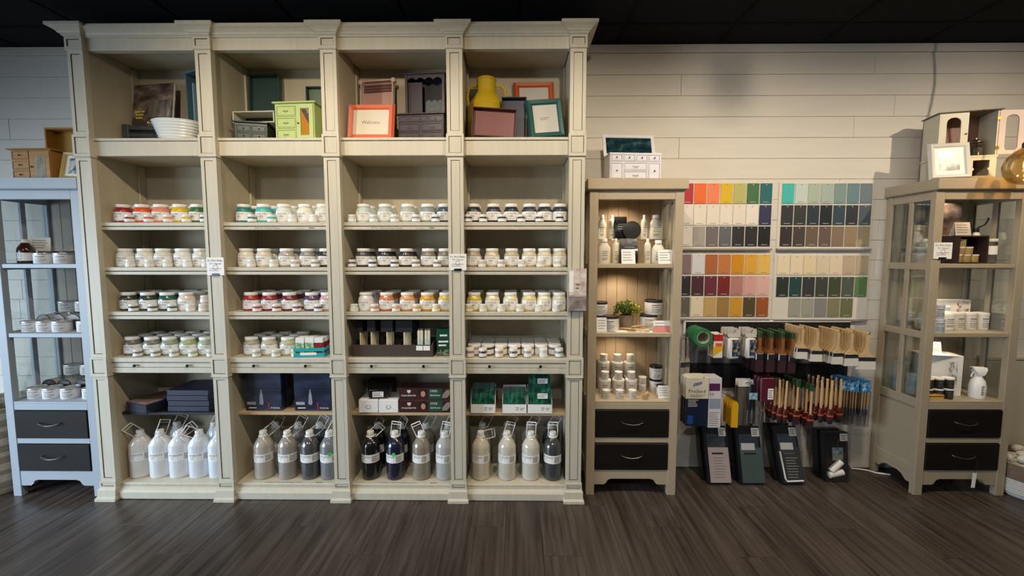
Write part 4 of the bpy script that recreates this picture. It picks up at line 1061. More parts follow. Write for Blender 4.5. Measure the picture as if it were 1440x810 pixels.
def bag(label, X, Y, z, w, h):
    o = E('foil_bag', label, 'bag', (X,Y,z+.0005))
    part('pouch', MB().loft([(-w/2,w/2,-.022,.022,0),(-w/2,w/2,-.026,.026,h*.25),(-w/2*.96,w/2*.96,-.018,.018,h*.7),(-w/2,w/2,-.004,.004,h*.95),(-w/2,w/2,-.002,.002,h)]), BAG, o)
    part('print', MB().lines(-w*.3,w*.3,h*.7,h*.4,3,-.0265,.3), M('silver_ink','9a9aa0',.4), o, smooth=False)
bag('black foil bag of powder on the riser in the tan cabinet', Xat(872,2.43,zr), 2.43, zr+.0005, .07, .132)
bag('black foil bag of powder on the shelf in the tan cabinet', Xat(884,YA,z)-.001, YA+.012, z, .096, .140)
Xd, zd = onY(890, 315, 2.375)
o = E('sanding_disc', 'flat black round disc leaning on the black bags', 'disc', (Xd, 2.392, zr+.0005), (radians(-5),0,0))
part('disc', MB().lathe([(.050,0),(.052,.001),(.052,.008),(.050,.009),(.0,.009)], 28, caps=(True,False)).xf(Matrix.Translation((0,0,.052)) @ Matrix.Rotation(pi/2,4,'X')), M('matte_black_felt','222120',.8), o)
card('square white price card in front of the black bag', 884, 371, YA-.045, .076, .080, zbase=z)
card('wide white price card in the corner of the tan cabinet', 936, 371, YA-.045, .078, .078, zbase=z)
# ---- tan cabinet, middle compartment
z = CZ['s2']
o = E('potted_plant', 'green and yellow faux boxwood plant in a wooden pot', 'plant', (Xat(881.5,2.40,z), 2.41, z+.0005))
part('pot', MB().lathe([(.036,0),(.040,.004),(.042,.075),(.040,.080),(.036,.080),(.034,.07),(0,.07)], 20, caps=(True,False)), M('weathered_wood','8c7a62',.7,var=.3,vscale=(40,40,10)), o)
lv = MB(); rl = random.Random(21); lv2 = MB()
for i in range(620):
    th = rl.uniform(0,2*pi); ph = math.acos(rl.uniform(-.25,1)); rad = .078*rl.uniform(.55,1)
    c = Vector((rad*sin(ph)*cos(th), rad*.8*sin(ph)*sin(th), .098+rad*.78*cos(ph)))
    n = Vector((sin(ph)*cos(th),sin(ph)*sin(th),cos(ph))) + Vector((rl.uniform(-.6,.6),rl.uniform(-.6,.6),rl.uniform(-.2,.6))); n.normalize()
    t = n.cross(Vector((rl.random(),rl.random(),rl.random()))); t.normalize(); L = .015
    (lv if (rl.random() < .62 - (c.x*3)) else lv2).add([c, c+n*L*.5+t*L*.3, c+n*L, c+n*L*.5-t*L*.3], [(0,1,2,3)])
a = part('leaves', lv, M('boxwood_green','4f6c2a',.5), o, smooth=False); b = part('yellow_leaves', lv2, M('boxwood_yellow','b9b03a',.5), o, smooth=False); a['kind'] = b['kind'] = 'stuff'
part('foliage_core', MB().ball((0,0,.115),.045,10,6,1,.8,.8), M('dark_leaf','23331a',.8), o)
DL = '2a211d'
tin('tall dark-lidded tin by the post on the upper pile', XM+.052+.046, 2.43, z+.078, .045, .078, DL, rot=.1)
tin('dark-lidded tin carrying another by the cabinet post', XM+.052+.046, 2.43, z, .045, .078, DL)
tin('dark-lidded white tin beside the wooden plant pot', Xat(856,2.345,z)+.011, 2.35, z, .046, .084, DL, rot=-.2)
tin('upper dark-lidded tin of the pair behind the pink card', Xat(919,2.41,z), 2.42, z+.0845, .050, .084, DL, rot=.1)
tin('lower dark-lidded tin of the pair behind the pink card', Xat(914.5,2.38,z), 2.42, z, .050, .084, DL, rot=-.1)
card('white price card in front of the dark-lidded tin', 846.5, 466, 2.29, .056, .080, zbase=z)
o = card('white card with a pink lower half near the cabinet corner', 931, 469, 2.30, .092, .062, zbase=z, n=3)
part('pink_band', MB().box(-.046,-.0022,0,.046,-.0014,.032), M('salmon_pink_card','d98a84',.5), o, smooth=False)
for i, (px, rz, w) in enumerate(((873,.25,.07),(906,-.2,.09))):
    o = E('leaflet', f'white leaflet lying flat {("by the brush handle","under the crossed brushes")[i]} in the tan cabinet', 'leaflet', (Xat(px,2.30,z),2.305,z+.0005), rz)
    part('sheet', MB().box(-w/2,-.022,0,w/2,.022,.0012), WHITE, o, smooth=False); part('print', MB().box(-w*.4,-.016,.0013,w*.3,-.013,.0015).box(-w*.4,-.006,.0013,w*.35,-.003,.0015), INK, o, smooth=False)
for i, (a0, xx, yy) in enumerate(((-.45,.0,2.335),(.5,.05,2.345))):
    o = E('wooden_brush', f'slim wooden brush lying {("slantwise across","over the other brush by")[i]} the leaflets', 'brush', (Xat(888,yy,z)+xx,yy,z+.0095+.0165*i), (0,0,a0))
    part('handle', MB().lathe([(.003,-.07),(.006,-.02),(.005,.03),(.004,.07)], 8).xf(Matrix.Rotation(pi/2,4,'Y')), WOODH, o)
    part('bristles', MB().lathe([(.006,.07),(.008,.095),(.001,.10)], 8).xf(Matrix.Rotation(pi/2,4,'Y')), M('pale_bristle','c9b48c',.8), o)
# ---- tan cabinet, lower compartment
z = CZ['s3']
big = dict(r=.034, h=.084, lid='d9d4ca', body='cfc8bc'); sm = dict(r=.0215, h=.045, lid='d9d4ca', body='d5d0c8')
for i, px in enumerate((849,868,886)):
    X = max(Xat(px,2.47,z+.1), XM+.05+.036)
    for k in range(2): tin(f'grey-white jar, {("lowest","middle")[k]} of the rear stack in the tan cabinet', X, 2.475, z+k*.0845, group='rear jar stacks in the tan cabinet', name='jar', **big)
    tin('small grey-white pot topping a rear stack in the tan cabinet', X, 2.475, z+.169, group='pots topping rear stacks', name='jar', **sm)
    X = max(Xat(px+1.5,2.39,z), XM+.05+.036)
    tin('grey-white jar in the second row of the tan cabinet', X, 2.395, z, group='second row jars in the tan cabinet', name='jar', **big)
    tin('small pot on a second row jar in the tan cabinet', X, 2.395, z+.0845, group='pots on second row jars', name='jar', **sm)
    X = max(Xat(px+3.5,2.31,z), XM+.05+.024)
    tin('small pot in the front row of the tan cabinet', X, 2.315, z, group='front row pots in the tan cabinet', name='jar', **sm)
for k in (0,1): tin(f'small beige pot, {("lower","upper")[k]} of the short pile by the wooden brush', Xat(903.5,2.42,z), 2.425, z+k*.0455, group='short pile of pots', name='jar', **sm)
BLK = dict(r=.037, h=.078, lid='17151a', body='dcdad6', lm=.3)
for k in (0,1): tin(f'black-lidded white jar, {("lower","upper")[k]} of the pair in the tan cabinet corner', Xat(922,2.43,z), 2.435, z+k*.0785, group='black-lidded jars in the corner', name='jar', **BLK)
tin('short black-lidded jar in front of the stacked pair', Xat(930,2.345,z), 2.35, z, group='short black-lidded jars', name='jar', r=.026, h=.062, lid='17151a', body='dcdad6', lm=.3)
card('white price card leaning by the black-lidded jars', 935, 560, 2.30, .074, .072, zbase=z)
o = E('stencil_brush', 'stubby wooden stencil brush lying on the lower tan shelf', 'brush', (Xat(909,2.31,z),2.32,z+.0135), (0,0,radians(62)))
part('handle', MB().lathe([(.004,-.01),(.008,.01),(.009,.04),(.006,.06)], 10).xf(Matrix.Rotation(pi/2,4,'Y')), WOODH, o)
part('bristles', MB().lathe([(.012,-.012),(.0125,-.03),(.012,-.045)], 10).xf(Matrix.Rotation(pi/2,4,'Y')), M('golden_bristle','a8854a',.9), o)
# warm little lamps under the shelves of the tan cabinet
for zz, cnm, cx0, cpw in [(q, *c) for c in (('tan',XM,1.0),('greige',XR,.5)) for q in (CZ['open'], CZ['s1']-.0235, CZ['s2']-.0235)]:
    o = E('puck_light', f'round puck light fixed under the {cnm} cabinet {("top rail","first shelf","second shelf")[[CZ["open"],CZ["s1"]-.0235,CZ["s2"]-.0235].index(zz)]}', 'light', (cx0+CW/2-.04, YC+.15, (zz if zz != CZ['open'] else CZ['cap'])))
    hz = .012 if zz == CZ['open'] else -.0115
    part('housing', MB().lathe([(.030,-.010),(.032,-.008),(.032,0)], 20), LIDW, o, (0,0,.0115 if zz != CZ['open'] else -.0005))
    l = bpy.data.lights.new('puck_glow','SPOT'); l.energy = {0: 6, 1: 5, 2: 3.2}[[CZ['open'],CZ['s1']-.0235,CZ['s2']-.0235].index(zz)]*cpw; l.color = (1,.84,.62); l.spot_size = radians(150); l.spot_blend = .8; l.shadow_soft_size = .025
    lo = bpy.data.objects.new('puck_glow', l); COL.objects.link(lo); lo.parent = o; lo.location = (0,0,-.014 + (.0115 if zz != CZ['open'] else 0))
# ---- pale cabinet: tins, amber bottle
yl = 2.215
def Lx(px, Y, z): return max(min(Xat(px, Y, z), XL+CW-.05-.046), XL+.050+.045)
z = CZ['s1']
AMB = M('amber_bottle','3f1d10',.15,coat=.8)
X = Lx(34, 2.30, z); flask('amber brown bottle with white cap in the pale cabinet', X, 2.30, z, .074, .135, 'wide', AMB, LIDW)
part('paper_label', MB().lathe([(.0376,.016),(.0376,.06)], 18, caps=(False,False)), WHITE, bpy.data.objects[[o.name for o in bpy.data.objects if o.get('label','').startswith('amber brown bottle')][0]])
tinL = dict(r=.042, h=.060, body='dfdcd8')
for i, px in enumerate((60, 88)):
    tin(f'white tin on the first shelf of the pale cabinet, {("beside the amber bottle","near the bookcase")[i]}', Lx(px,2.275,z), 2.285, z, group='white tins in the pale cabinet', rot=.5, **tinL)
    tin(f'dark-lidded tin {("under","behind")[i]} the cards in the pale cabinet', Lx(px+6,2.36,z), 2.375, z, .040, .070, '4a3a30', 'b9b2aa', group='dark-lidded tins in the pale cabinet', rot=.5)
riser('clear riser at the first shelf of the pale cabinet', XL+.30, XL+CW-.055, 2.42, 2.49, z, .085)
tin('white tin on the riser at the top of the pale cabinet', XL+CW-.105, 2.445, z+.0856, group='white tins in the pale cabinet', rot=.4, **tinL)
card('white card standing above the tins beside the amber bottle', 58, 338, 2.345, .085, .075, zbase=z+.0712 if False else z, rot=(radians(-6),0,radians(25)))
bpy.data.objects[[o.name for o in bpy.data.objects if o.get('label','').startswith('white card standing above')][0]].location.z = z+.072
card('white tent card on the topmost tin of the pale cabinet', 86, 300, 2.455, .066, .07, zbase=z+.147, rot=(radians(-8),0,radians(20)))
bpy.data.objects[[o.name for o in bpy.data.objects if o.get('label','').startswith('white tent card on the topmost')][0]].location.x = XL+CW-.105
for zz, nm, pxs, up in ((CZ['s2'],'second',(36,62,88,112),(60,88,110)), (CZ['s3'],'third',(42,70,100,122),(70,96,118))):
    last = None
    for i, px in enumerate(pxs):
        X = Lx(px, 2.295, zz) if px < 105 else XL+CW-.05-.046
        if last is not None and X-last < .088: X = last+.088
        if X > XL+CW-.05-.045: continue
        last = X
        tin(f'white tin in the front row of the {nm} pale cabinet shelf', X, 2.295, zz, group=f'front tins on the {nm} pale shelf', rot=.5, **tinL)
        o = tin(f'tin lying on edge with ringed lid behind the front tins, {nm} pale shelf', min(X+.008,XL+CW-.097), 2.352, zz+.0442, .042, .05, '6a6460' if nm == 'second' else '2c2a2c', 'b9b2aa', group=f'ring-lidded tins on the {nm} pale shelf')
        o.rotation_euler = (radians(90),0,radians(0)); o.location.y = 2.394
    riser(f'clear riser on the {nm} shelf of the pale cabinet', XL+.10, XL+CW-.055, 2.402, 2.487, zz, .095)
    last = None
    for i, px in enumerate(up):
        X = max(Xat(px, 2.444, zz+.1), XL+.15) if i == 0 else last+.10
        if X > XL+CW-.05-.05: break
        last = X
        tin(f'white tin on the riser of the {nm} pale cabinet shelf', X, 2.444, zz+.0956, group=f'riser tins on the {nm} pale shelf', rot=.5, **tinL)
# ---- greige cabinet contents
YR = YC+.012
def Rx(px, Y, z): return Xat(px, Y, z)
z = CZ['s1']
o = E('wood_crate', 'dark brown open wooden crate lying on its side with small tins', 'crate', (Rx(1356,2.36,z)-.01, 2.375, z+.0005))
DKW = M('dark_walnut','3a2722',.5,var=.3,vscale=(6,40,40)); w, h, d = .165, .155, .13
part('back', MB().box(-w/2,d/2-.008,0,w/2,d/2,h), DKW, o, smooth=False)
for s in (-1,1): part('side', MB().box(s*w/2,-d/2,.008,s*(w/2-.008),d/2-.008,h-.008), DKW, o, smooth=False)
part('bottom', MB().box(-w/2,-d/2,0,w/2,d/2-.008,.008), DKW, o, smooth=False); part('top', MB().box(-w/2,-d/2,h-.008,w/2,d/2-.008,h), DKW, o, smooth=False)
cx = o.location.x
for i, (dx, k) in enumerate(((-.046,0),(-.001,0),(.045,0),(-.035,1),(.010,1),(-.03,2))):
    tin(f'gold-banded flat tin in the dark wooden crate', cx+dx, 2.35, z+.0085+k*.0425, .0215, .042, 'e3dfd4', 'b89a5a', group='gold-banded tins in the wooden crate')
o = E('picture_book', 'dark picture book standing on the wooden crate in the greige cabinet', 'book', (cx-.05, 2.435, z+.156), (radians(-4),0,0))
part('pages', MB().box(-.095,-.012,.002,.095,-.002,.188), WHITE, o, smooth=False); m = MB(); m.box(-.098,-.014,0,.098,-.012,.19); m.box(-.098,-.002,0,.098,0,.19); m.box(-.0995,-.014,0,-.097,0,.19); part('cover', m, BOOKP, o, smooth=False)
card('white tent card on the dark wooden crate', 1344, 329, 2.335, .085, .075, zbase=z+.1558, tent=True, rot=(radians(-10),0,0))
bpy.data.objects[[o.name for o in bpy.data.objects if o.get('label','').startswith('white tent card on the dark wooden')][0]].location.x = cx-.035
flask('white bottle in front of the dark wooden crate', XR+.052+.024, 2.325, z, .044, .165, 'round')
o = E('glass_jar', 'clear glass jar with white label beside the wooden crate', 'jar', (cx+.134, 2.372, z+.0005))
part('glass', MB().lathe([(.044,0),(.046,.003),(.046,.115),(.043,.125),(.042,.13)], 20, caps=(True,False)), GL, o); part('label', MB().lathe([(.0464,.05),(.0464,.098)], 20, caps=(False,False)), WHITE, o); part('lid', MB().lathe([(.045,.122),(.0465,.124),(.0465,.138),(0,.138)], 20, caps=(True,False)), LIDW, o); part('filling', MB().lathe([(.044,.004),(.044,.05)], 20), M('grey_filling','7d7a74',.8), o)
o = E('spray_wand', 'clear bottle with a bent black spout at the end of the greige shelf', 'bottle', (XR+CW-.086, 2.445, z+.0005))
part('bottle_body', MB().lathe([(.020,0),(.022,.003),(.022,.15),(.012,.18),(.010,.19)], 14), M('frosted_plastic','c9c4b4',.4), o); part('spout', MB().tube([(0,0,.188),(0,0,.2),(.01,-.005,.21),(.035,-.01,.222),(.05,-.01,.245),(.055,-.01,.262)], .004, 8), BLACKP, o); part('collar', MB().lathe([(.0125,.178),(.0125,.2)], 12), BLACKP, o)
for i, (px, yy, w, h) in enumerate(((1290,2.33,.066,.165),(1290,2.45,.075,.26),(1262,2.47,.06,.26))):
    X = (XR+.09, XR+.095, XR+.175)[i]; X = (XR+.075, XR+.078, XR+.15)[i]
    if i == 0: yy = 2.395
    flask(f'tall white bottle behind the side panes, {("short one","by the middle mullion","by the rear post")[i]}', X, yy, z, w, h*.85, 'wide', M('cool_white_plastic','d4d6d6',.4), depth=w*.7)
z = CZ['s2']
o = E('white_box', 'white carton with a floral corner print in the greige cabinet', 'box', (Rx(1335,2.47,z), 2.485, z+.0005))
part('carton', MB().box(-.10,-.03,0,.10,.03,.165,.001), WHITE, o, smooth=False); part('floral_print', MB().box(.02,-.0306,.07,.09,-.03,.155), PRINT('floral_print', [(.42,'e8e6e0'),(.55,'d8c8b8'),(.62,'a0583c'),(.75,'5a6a50')], (50,50,50)), o, smooth=False)
for i, (px, yy, w, h) in enumerate(((1326,2.385,.082,.135),(1348,2.385,.086,.135))):
    flask(f'big white jar-bottle {("near the front post","by the small jars")[i]}, greige middle shelf', (XR+.130, XR+.220)[i], yy+.007, z, w, h, 'round', LIDW)
for i, dx in enumerate((.302,.372,.442)):
    tin(f'white lidded jar, {("beside the big bottles","in the middle","by the far post")[i]}, greige middle shelf', XR+dx, 2.40, z, .033, .098, 'e2ded6', group='white jars on the greige middle shelf', name='jar')
tin('white tin seen through the rear side pane of the greige cabinet', XR+.085, 2.475, z, .035, .092, 'c8ccd0', 'cfd6da', group='tins behind side panes')
for k in (0,1): tin(f'white tin, {("lower","upper")[k]} of the pile behind the front side pane', XR+.0925, 2.316, z+k*.0785, .042 if not k else .036, .078, 'c8ccd0', 'cfd6da', group='tins behind side panes')
z = CZ['s3']
o = E('white_carton', 'tall white carton with side print in the greige cabinet', 'carton', (XR+.225, 2.43, z+.0005), radians(-14))
part('carton', MB().box(-.10,-.06,0,.10,.06,.235,.002), WHITE, o, smooth=False); part('print', MB().box(.03,-.0608,.05,.075,-.06,.2), PRINT('table_print', [(.45,'e8e6e0'),(.6,'8a8a88')], (90,90,40)), o, smooth=False)
card('white tent card on top of the tall white carton', 1349, 498, 2.42, .088, .066, zbase=z+.2358, tent=True)
bpy.data.objects[[o.name for o in bpy.data.objects if o.get('label','').startswith('white tent card on top of the tall')][0]].location.x = XR+.21
DJ = dict(lid='e2ded6', body='2b2420', r=.0275, h=.06)
for i, (dx, yy, k) in enumerate(((.150,2.32,0),(.210,2.322,0),(.150,2.32,1),(.210,2.322,1),(.092,2.32,0),(.092,2.32,1))):
    tin(f'dark jar with white lid, {("bottom","middle","top")[k]} of a small pile by the white carton', XR+dx-.012, yy, z+k*.0605, group='dark jars piled by the white carton', name='jar', **DJ)
o = E('spray_bottle', 'white trigger spray bottle on the lower greige shelf', 'spray bottle', (XR+CW-.125, 2.335, z+.0005), radians(-10))
part('bottle_body', MB().lathe([(.034,0),(.036,.004),(.036,.07),(.030,.10),(.018,.118),(.016,.13)], 18), LIDW, o); part('trigger_head', MB().loft([(-.016,.016,-.018,.018,.13),(-.018,.022,-.02,.02,.145),(-.034,.03,-.018,.018,.165),(-.036,.03,-.012,.012,.176)]), LIDW, o); part('trigger', MB().tube([(-.018,0,.148),(-.03,0,.138),(-.034,0,.118)], .004, 6), LIDW, o); part('nozzle', MB().box(-.044,-.006,.162,-.034,.006,.174,.001), INK, o, smooth=False)
part('lettering', MB().lines(-.008,.006,.078,.022,5,-.0368,.5), INK, o, smooth=False)
o = E('scrub_brush', 'yellow wooden scrub brush on the lower greige shelf', 'brush', (XR+.105, 2.283+.012, z+.0005))
part('block', MB().box(-.045,-.015,.018,.045,.015,.032,.006), M('honey_wood','b9822e',.5), o); part('bristles', MB().box(-.040,-.012,0,.040,.012,.018,.001), M('straw_bristle','c9a85c',.9), o, smooth=False)
for i, (dx, yy, n) in enumerate(((.075,2.475,3),(.078,2.41,2))):
    if i == 1: dx = .080; yy = 2.398
    for k in range(n): tin(f'white tin, {("bottom","middle","top")[k]} of the pile {("by the rear post","by the white carton")[i]}, lower greige shelf', XR+dx-.0, yy, z+k*.0585, .035, .058, 'c8ccd0', 'd6dadc', group='white tin piles on the lower greige shelf')
X, zz = onY(1314, 363, YR-.004); notice(XR+.052, YR-.003, zz-.004, .098, .088, 'white do not shake notice on the greige cabinet post')
o = E('hang_tag', 'white paper tag hanging from the lower drawer handle', 'tag', (XR+.30, YR-.031, .150), (0,radians(3),0))
part('string', MB().tube([(0,0,.072),(.002,-.004,.04),(0,0,.0)], .001, 4), INKD, o); part('paper', MB().box(-.010,-.0006,-.085,.010,.0006,.0), WHITE, o, smooth=False)
# ------------------------------------------------------------------ on top of the cabinets
ZT = CZ['top']+.0006
LAV = M('white_lilac_paint','d6d4da',.4); LAVG = M('grey_groove','8b8990',.6)
o = E('toy_dresser', 'white miniature dresser jewellery box with its mirrored lid raised', 'jewellery box', (Xat(890,2.34,ZT), 2.36, ZT), radians(4))
w, d, h = .292, .11, .148
part('body', MB().box(-w/2+.003,-d/2+.003,0,w/2-.003,d/2,h-.002), LAV, o, smooth=False)
part('top_edge', MB().box(-w/2,-d/2,h-.006,w/2,-d/2+.006,h).box(-w/2,-d/2+.006,h-.006,-w/2+.006,d/2,h).box(w/2-.006,-d/2+.006,h-.006,w/2,d/2,h), LAV, o, smooth=False)
yf = -d/2+.003
for i in range(4): drawer_front(o, -w/2+.006+i*.07, -w/2+.074+i*.07, .102, .142, yf, LAV, LAVG, (.5,), DARKMETAL)
for i in range(2): drawer_front(o, -.066, .066, .006+i*.047, .052+i*.047, yf, LAV, LAVG, (.5,), DARKMETAL, 'pull', .028)
for x0 in (-w/2+.006, .070):
    dr = drawer_front(o, x0, x0+.070, .006, .098, yf, LAV, LAVG, (.5,), DARKMETAL, name='door')
lid = part('lid', MB().panel(-w/2-.004,w/2+.004,-.008,.0,0,.135,.016,.004,0), [LAV, LAVG], o, (0, d/2-.004, h+.002), (radians(-16),0,0), smooth=False)
part('lid_mirror', MB().box(-w/2+.014,-.0046,.016,w/2-.014,-.0042,.119), PRINT('dark_teal_mirror', [(.3,'0d1c22'),(.55,'1c3840'),(.75,'51707a')], (18,18,30), .1, .8), lid, smooth=False)
# ---- pale cabinet top: pine box, open wood box, frame
PINE = M('honey_pine','b07a32',.45,var=.2,vscale=(3,40,40)); PINED = M('pine_groove','5e3c16',.6)
Y = 2.315; X = Xat(43, 2.255, ZT)
o = E('pine_jewellery_box', 'honey pine miniature cabinet with three drawers and an arched glass door', 'jewellery box', (X, Y+.01, ZT), radians(-2))
w, d, h = .232, .12, .168
part('body', MB().box(-w/2+.004,-d/2+.004,0,w/2-.004,d/2-.004,h-.008), PINE, o, smooth=False)
part('top', MB().box(-w/2-.010,-d/2-.012,h-.008,w/2+.010,d/2,h,.003), PINE, o, smooth=False)
for j in range(3): drawer_front(o, -w/2+.006, -.012, .004+j*.052, .054+j*.052, -d/2+.004, PINE, PINED, (.5,), DARKMETAL)
dr = part('door', MB().box(-.008,-d/2-.001,.004,w/2-.008,-d/2+.0045,h-.012,.002), PINE, o, smooth=False)
ar = [(.026,.008),(.084,.008),(.084,.108)] + [(.055+.029*cos(a), .108+.029*sin(a)) for a in [pi*k/10 for k in range(1,10)]] + [(.026,.108)]
part('arched_pane', MB().prism(ar, -d/2-.0018, -d/2-.0008, 'y'), M('etched_glass','a79f8c',.25,var=.5,vscale=(50,20,12),coat=.5), dr, smooth=False)
pull(dr, .008, -d/2-.001, .07, DARKMETAL)
Y = 2.45
X0, z0 = onY(64, 180, Y); hb = z0 - ZT; wb = 24/sc(Y, 2.0)+.09
o = E('open_wood_box', 'honey wood open box standing on end behind the pine cabinet', 'box', (X0+wb/2, Y+.02, ZT))
part('back', MB().box(-wb/2,.03,0,wb/2,.038,hb), M('golden_ply','b5882e',.5,var=.2,vscale=(40,40,3)), o, smooth=False)
for s in (-1,1): part('side', MB().box(s*wb/2,-.03,0,s*(wb/2-.010),.03,hb,.001), PINE, o, smooth=False)
part('top', MB().box(-wb/2+.010,-.03,hb-.010,wb/2-.010,.03,hb,.001), PINE, o, smooth=False); part('bottom', MB().box(-wb/2+.010,-.03,0,wb/2-.010,.03,.010,.001), PINE, o, smooth=False)
o = E('mauve_box', 'mauve slatted board beside the open wood box', 'board', (X0+wb+.055, 2.50, ZT))
part('board', MB().box(-.05,-.008,0,.05,0,hb-.014,.002), MAUVE, o, smooth=False)
for i in range(7): part('slat', MB().box(-.045,-.012,hb*.55+i*.016,.045,-.0085,hb*.55+.009+i*.016), PINK, o, smooth=False)
frame('framed_print', 'blond wood frame with a blue and white painting, leaning beside the pine cabinet', .15, .158, .020, M('blond_wood','c2a468',.5,var=.1,vscale=(30,30,30)), WHITE, None, (XL+CW-.07, 2.275, ZT+.001), (radians(-14),0,radians(8)), pic=PRINT('blue_painting', [(.3,'2b3c48'),(.45,'5f7f8e'),(.55,'d5d3cc'),(.68,'b0907a'),(.8,'3a4a54')], (22,22,22), .5, .1))
# ---- greige cabinet top: cream hutch, white frame
CRM = M('cream_hutch_paint','c9c2ab',.45); MAU = M('mauve_lining','7d5a52',.55)
o = E('miniature_hutch', 'cream miniature hutch with an arched door, one door swung open', 'hutch', (XR+.228, 2.40, ZT), radians(-15))
w, d = .262, .13; h1, h2 = .130, .375
part('bottom', MB().box(-w/2,-d/2,0,w/2,d/2,.006), CRM, o, smooth=False); part('mid_board', MB().box(-w/2-.006,-d/2-.006,h1-.006,w/2+.006,d/2,h1+.004,.001), CRM, o, smooth=False)
part('roof', MB().box(-w/2-.012,-d/2-.014,h2-.006,w/2+.012,d/2,h2,.002), M('dark_roof_edge','5e5648',.5), o, smooth=False)
part('back', MB().box(-w/2,d/2-.006,.006,w/2,d/2,h2-.006), MAU, o, smooth=False)
for s in (-1,1):
    part('side', MB().box(s*w/2,-d/2,.006,s*(w/2-.006),d/2-.006,h1-.006), CRM, o, smooth=False)
    part('side', MB().box(s*w/2,-d/2,h1+.004,s*(w/2-.006),d/2-.006,h2-.006), CRM, o, smooth=False)
def holed(x0, x1, z0, z1, hole):      # door leaf with a shaped opening, built as a ring between two outlines
    n = len(hole); cx = sum(p[0] for p in hole)/n; cz = sum(p[1] for p in hole)/n
    out = []
    for p in hole:
        dx, dz = p[0]-cx, p[1]-cz; t = 1e9
        if dx > 1e-6: t = min(t,(x1-cx)/dx)
        if dx < -1e-6: t = min(t,(x0-cx)/dx)
        if dz > 1e-6: t = min(t,(z1-cz)/dz)
        if dz < -1e-6: t = min(t,(z0-cz)/dz)
        out.append((cx+dx*t, cz+dz*t))
    m = MB()
    def near(a, b): return abs(a-b) < 1e-6
    for i in range(n):
        j = (i+1) % n
        a_, b_ = out[i], out[j]
        q = [hole[i],hole[j],b_]
        same = (near(a_[0],b_[0]) and (near(a_[0],x0) or near(a_[0],x1))) or (near(a_[1],b_[1]) and (near(a_[1],z0) or near(a_[1],z1)))
        if not same:
            kx = a_[0] if (near(a_[0],x0) or near(a_[0],x1)) else b_[0]
            kz = a_[1] if (near(a_[1],z0) or near(a_[1],z1)) else b_[1]
            q.append((kx, kz))
        q.append(a_)
        m.prism(q, -.006, 0, 'y')
    return m
hw, hh = .032, .075
def arch(cx, zb, zt_, hw): 
    k = 7; pts = [(cx-hw*.7,zb),(cx+hw*.7,zb),(cx+hw,zb+.014)]
    pts += [(cx+hw*cos(pi*i/k*1.0), zt_-hw*.8+hw*.8*sin(pi*i/k)) for i in range(0,k+1)] + [(cx-hw,zb+.014)]
    return pts
def corners(x0,x1,z0,z1,hole):
    cx=(x0+x1)/2; cz=sum(p[1] for p in hole)/len(hole); r=[]
    return hole
dl = part('door', holed(-w/2, -.002, h1+.006, h2-.008, arch(-w/4-.001, h1+.026, h2-.030, hw)), CRM, o, (0,-d/2,0), smooth=False)
pull(dl, -.012, -.006, (h1+h2)/2, DARKMETAL)
dr = part('door', holed(-w/2+.002, -.002, h1+.006, h2-.008, arch(-w/4, h1+.026, h2-.030, hw)), PINKW, o, (w/2,-d/2-.001,0), (0,0,radians(16)), smooth=False)
dr.location = (w/2, -d/2-.002, 0); dr.rotation_euler = (0,0,radians(180+10))
for z0 in (h1+.04, h2-.05): part('hinge', MB().box(-.008,-.0015,-.008,.008,.0015,.008), M('brass','b98f3a',.3,metal=1), o, (w/2-.002,-d/2-.0035,z0), smooth=False)
for s in (-1,1):
    x0, x1 = (-w/2,-.001) if s < 0 else (.001,w/2)
    xc = (x0+x1)/2
    dd = part('door', holed(x0, x1, .007, h1-.007, [(xc-.036,.024),(xc+.036,.024),(xc+.036,.05),(xc+.028,.06),(xc+.036,.07),(xc+.036,h1-.022),(xc-.036,h1-.022),(xc-.036,.07),(xc-.028,.06),(xc-.036,.05)]), CRM, o, (0,-d/2,0), smooth=False)
    pull(dd, -s*-.012 if False else s*.012, -.006, .06, DARKMETAL)
o2 = E('glass_pot', 'clear glass jar with metal lid inside the cream hutch', 'jar', (XR+.30, 2.375, ZT+h1+.0046))
part('glass', MB().lathe([(.03,0),(.032,.003),(.032,.07),(.028,.085)], 18, caps=(True,False)), GL, o2); part('lid', MB().lathe([(.030,.08),(.031,.083),(.02,.095),(.006,.099),(.006,.106),(0,.108)], 18, caps=(True,False)), METAL, o2); part('filling', MB().lathe([(.030,.003),(.030,.05)], 18), M('dark_filling','4a443a',.6), o2)
frame('framed_print', 'white frame with a flower photograph leaning beside the cream hutch', .185, .205, .028, M('white_frame_paint','d2cfc6',.45), WHITE, None, (XR+.095, 2.30, ZT+.001), (radians(-10),0,radians(-14)), pic=PRINT('flower_photo', [(.3,'1c2420'),(.48,'4c5a50'),(.6,'a9ab9a'),(.75,'e6e4da')], (26,26,26), .3, .4))
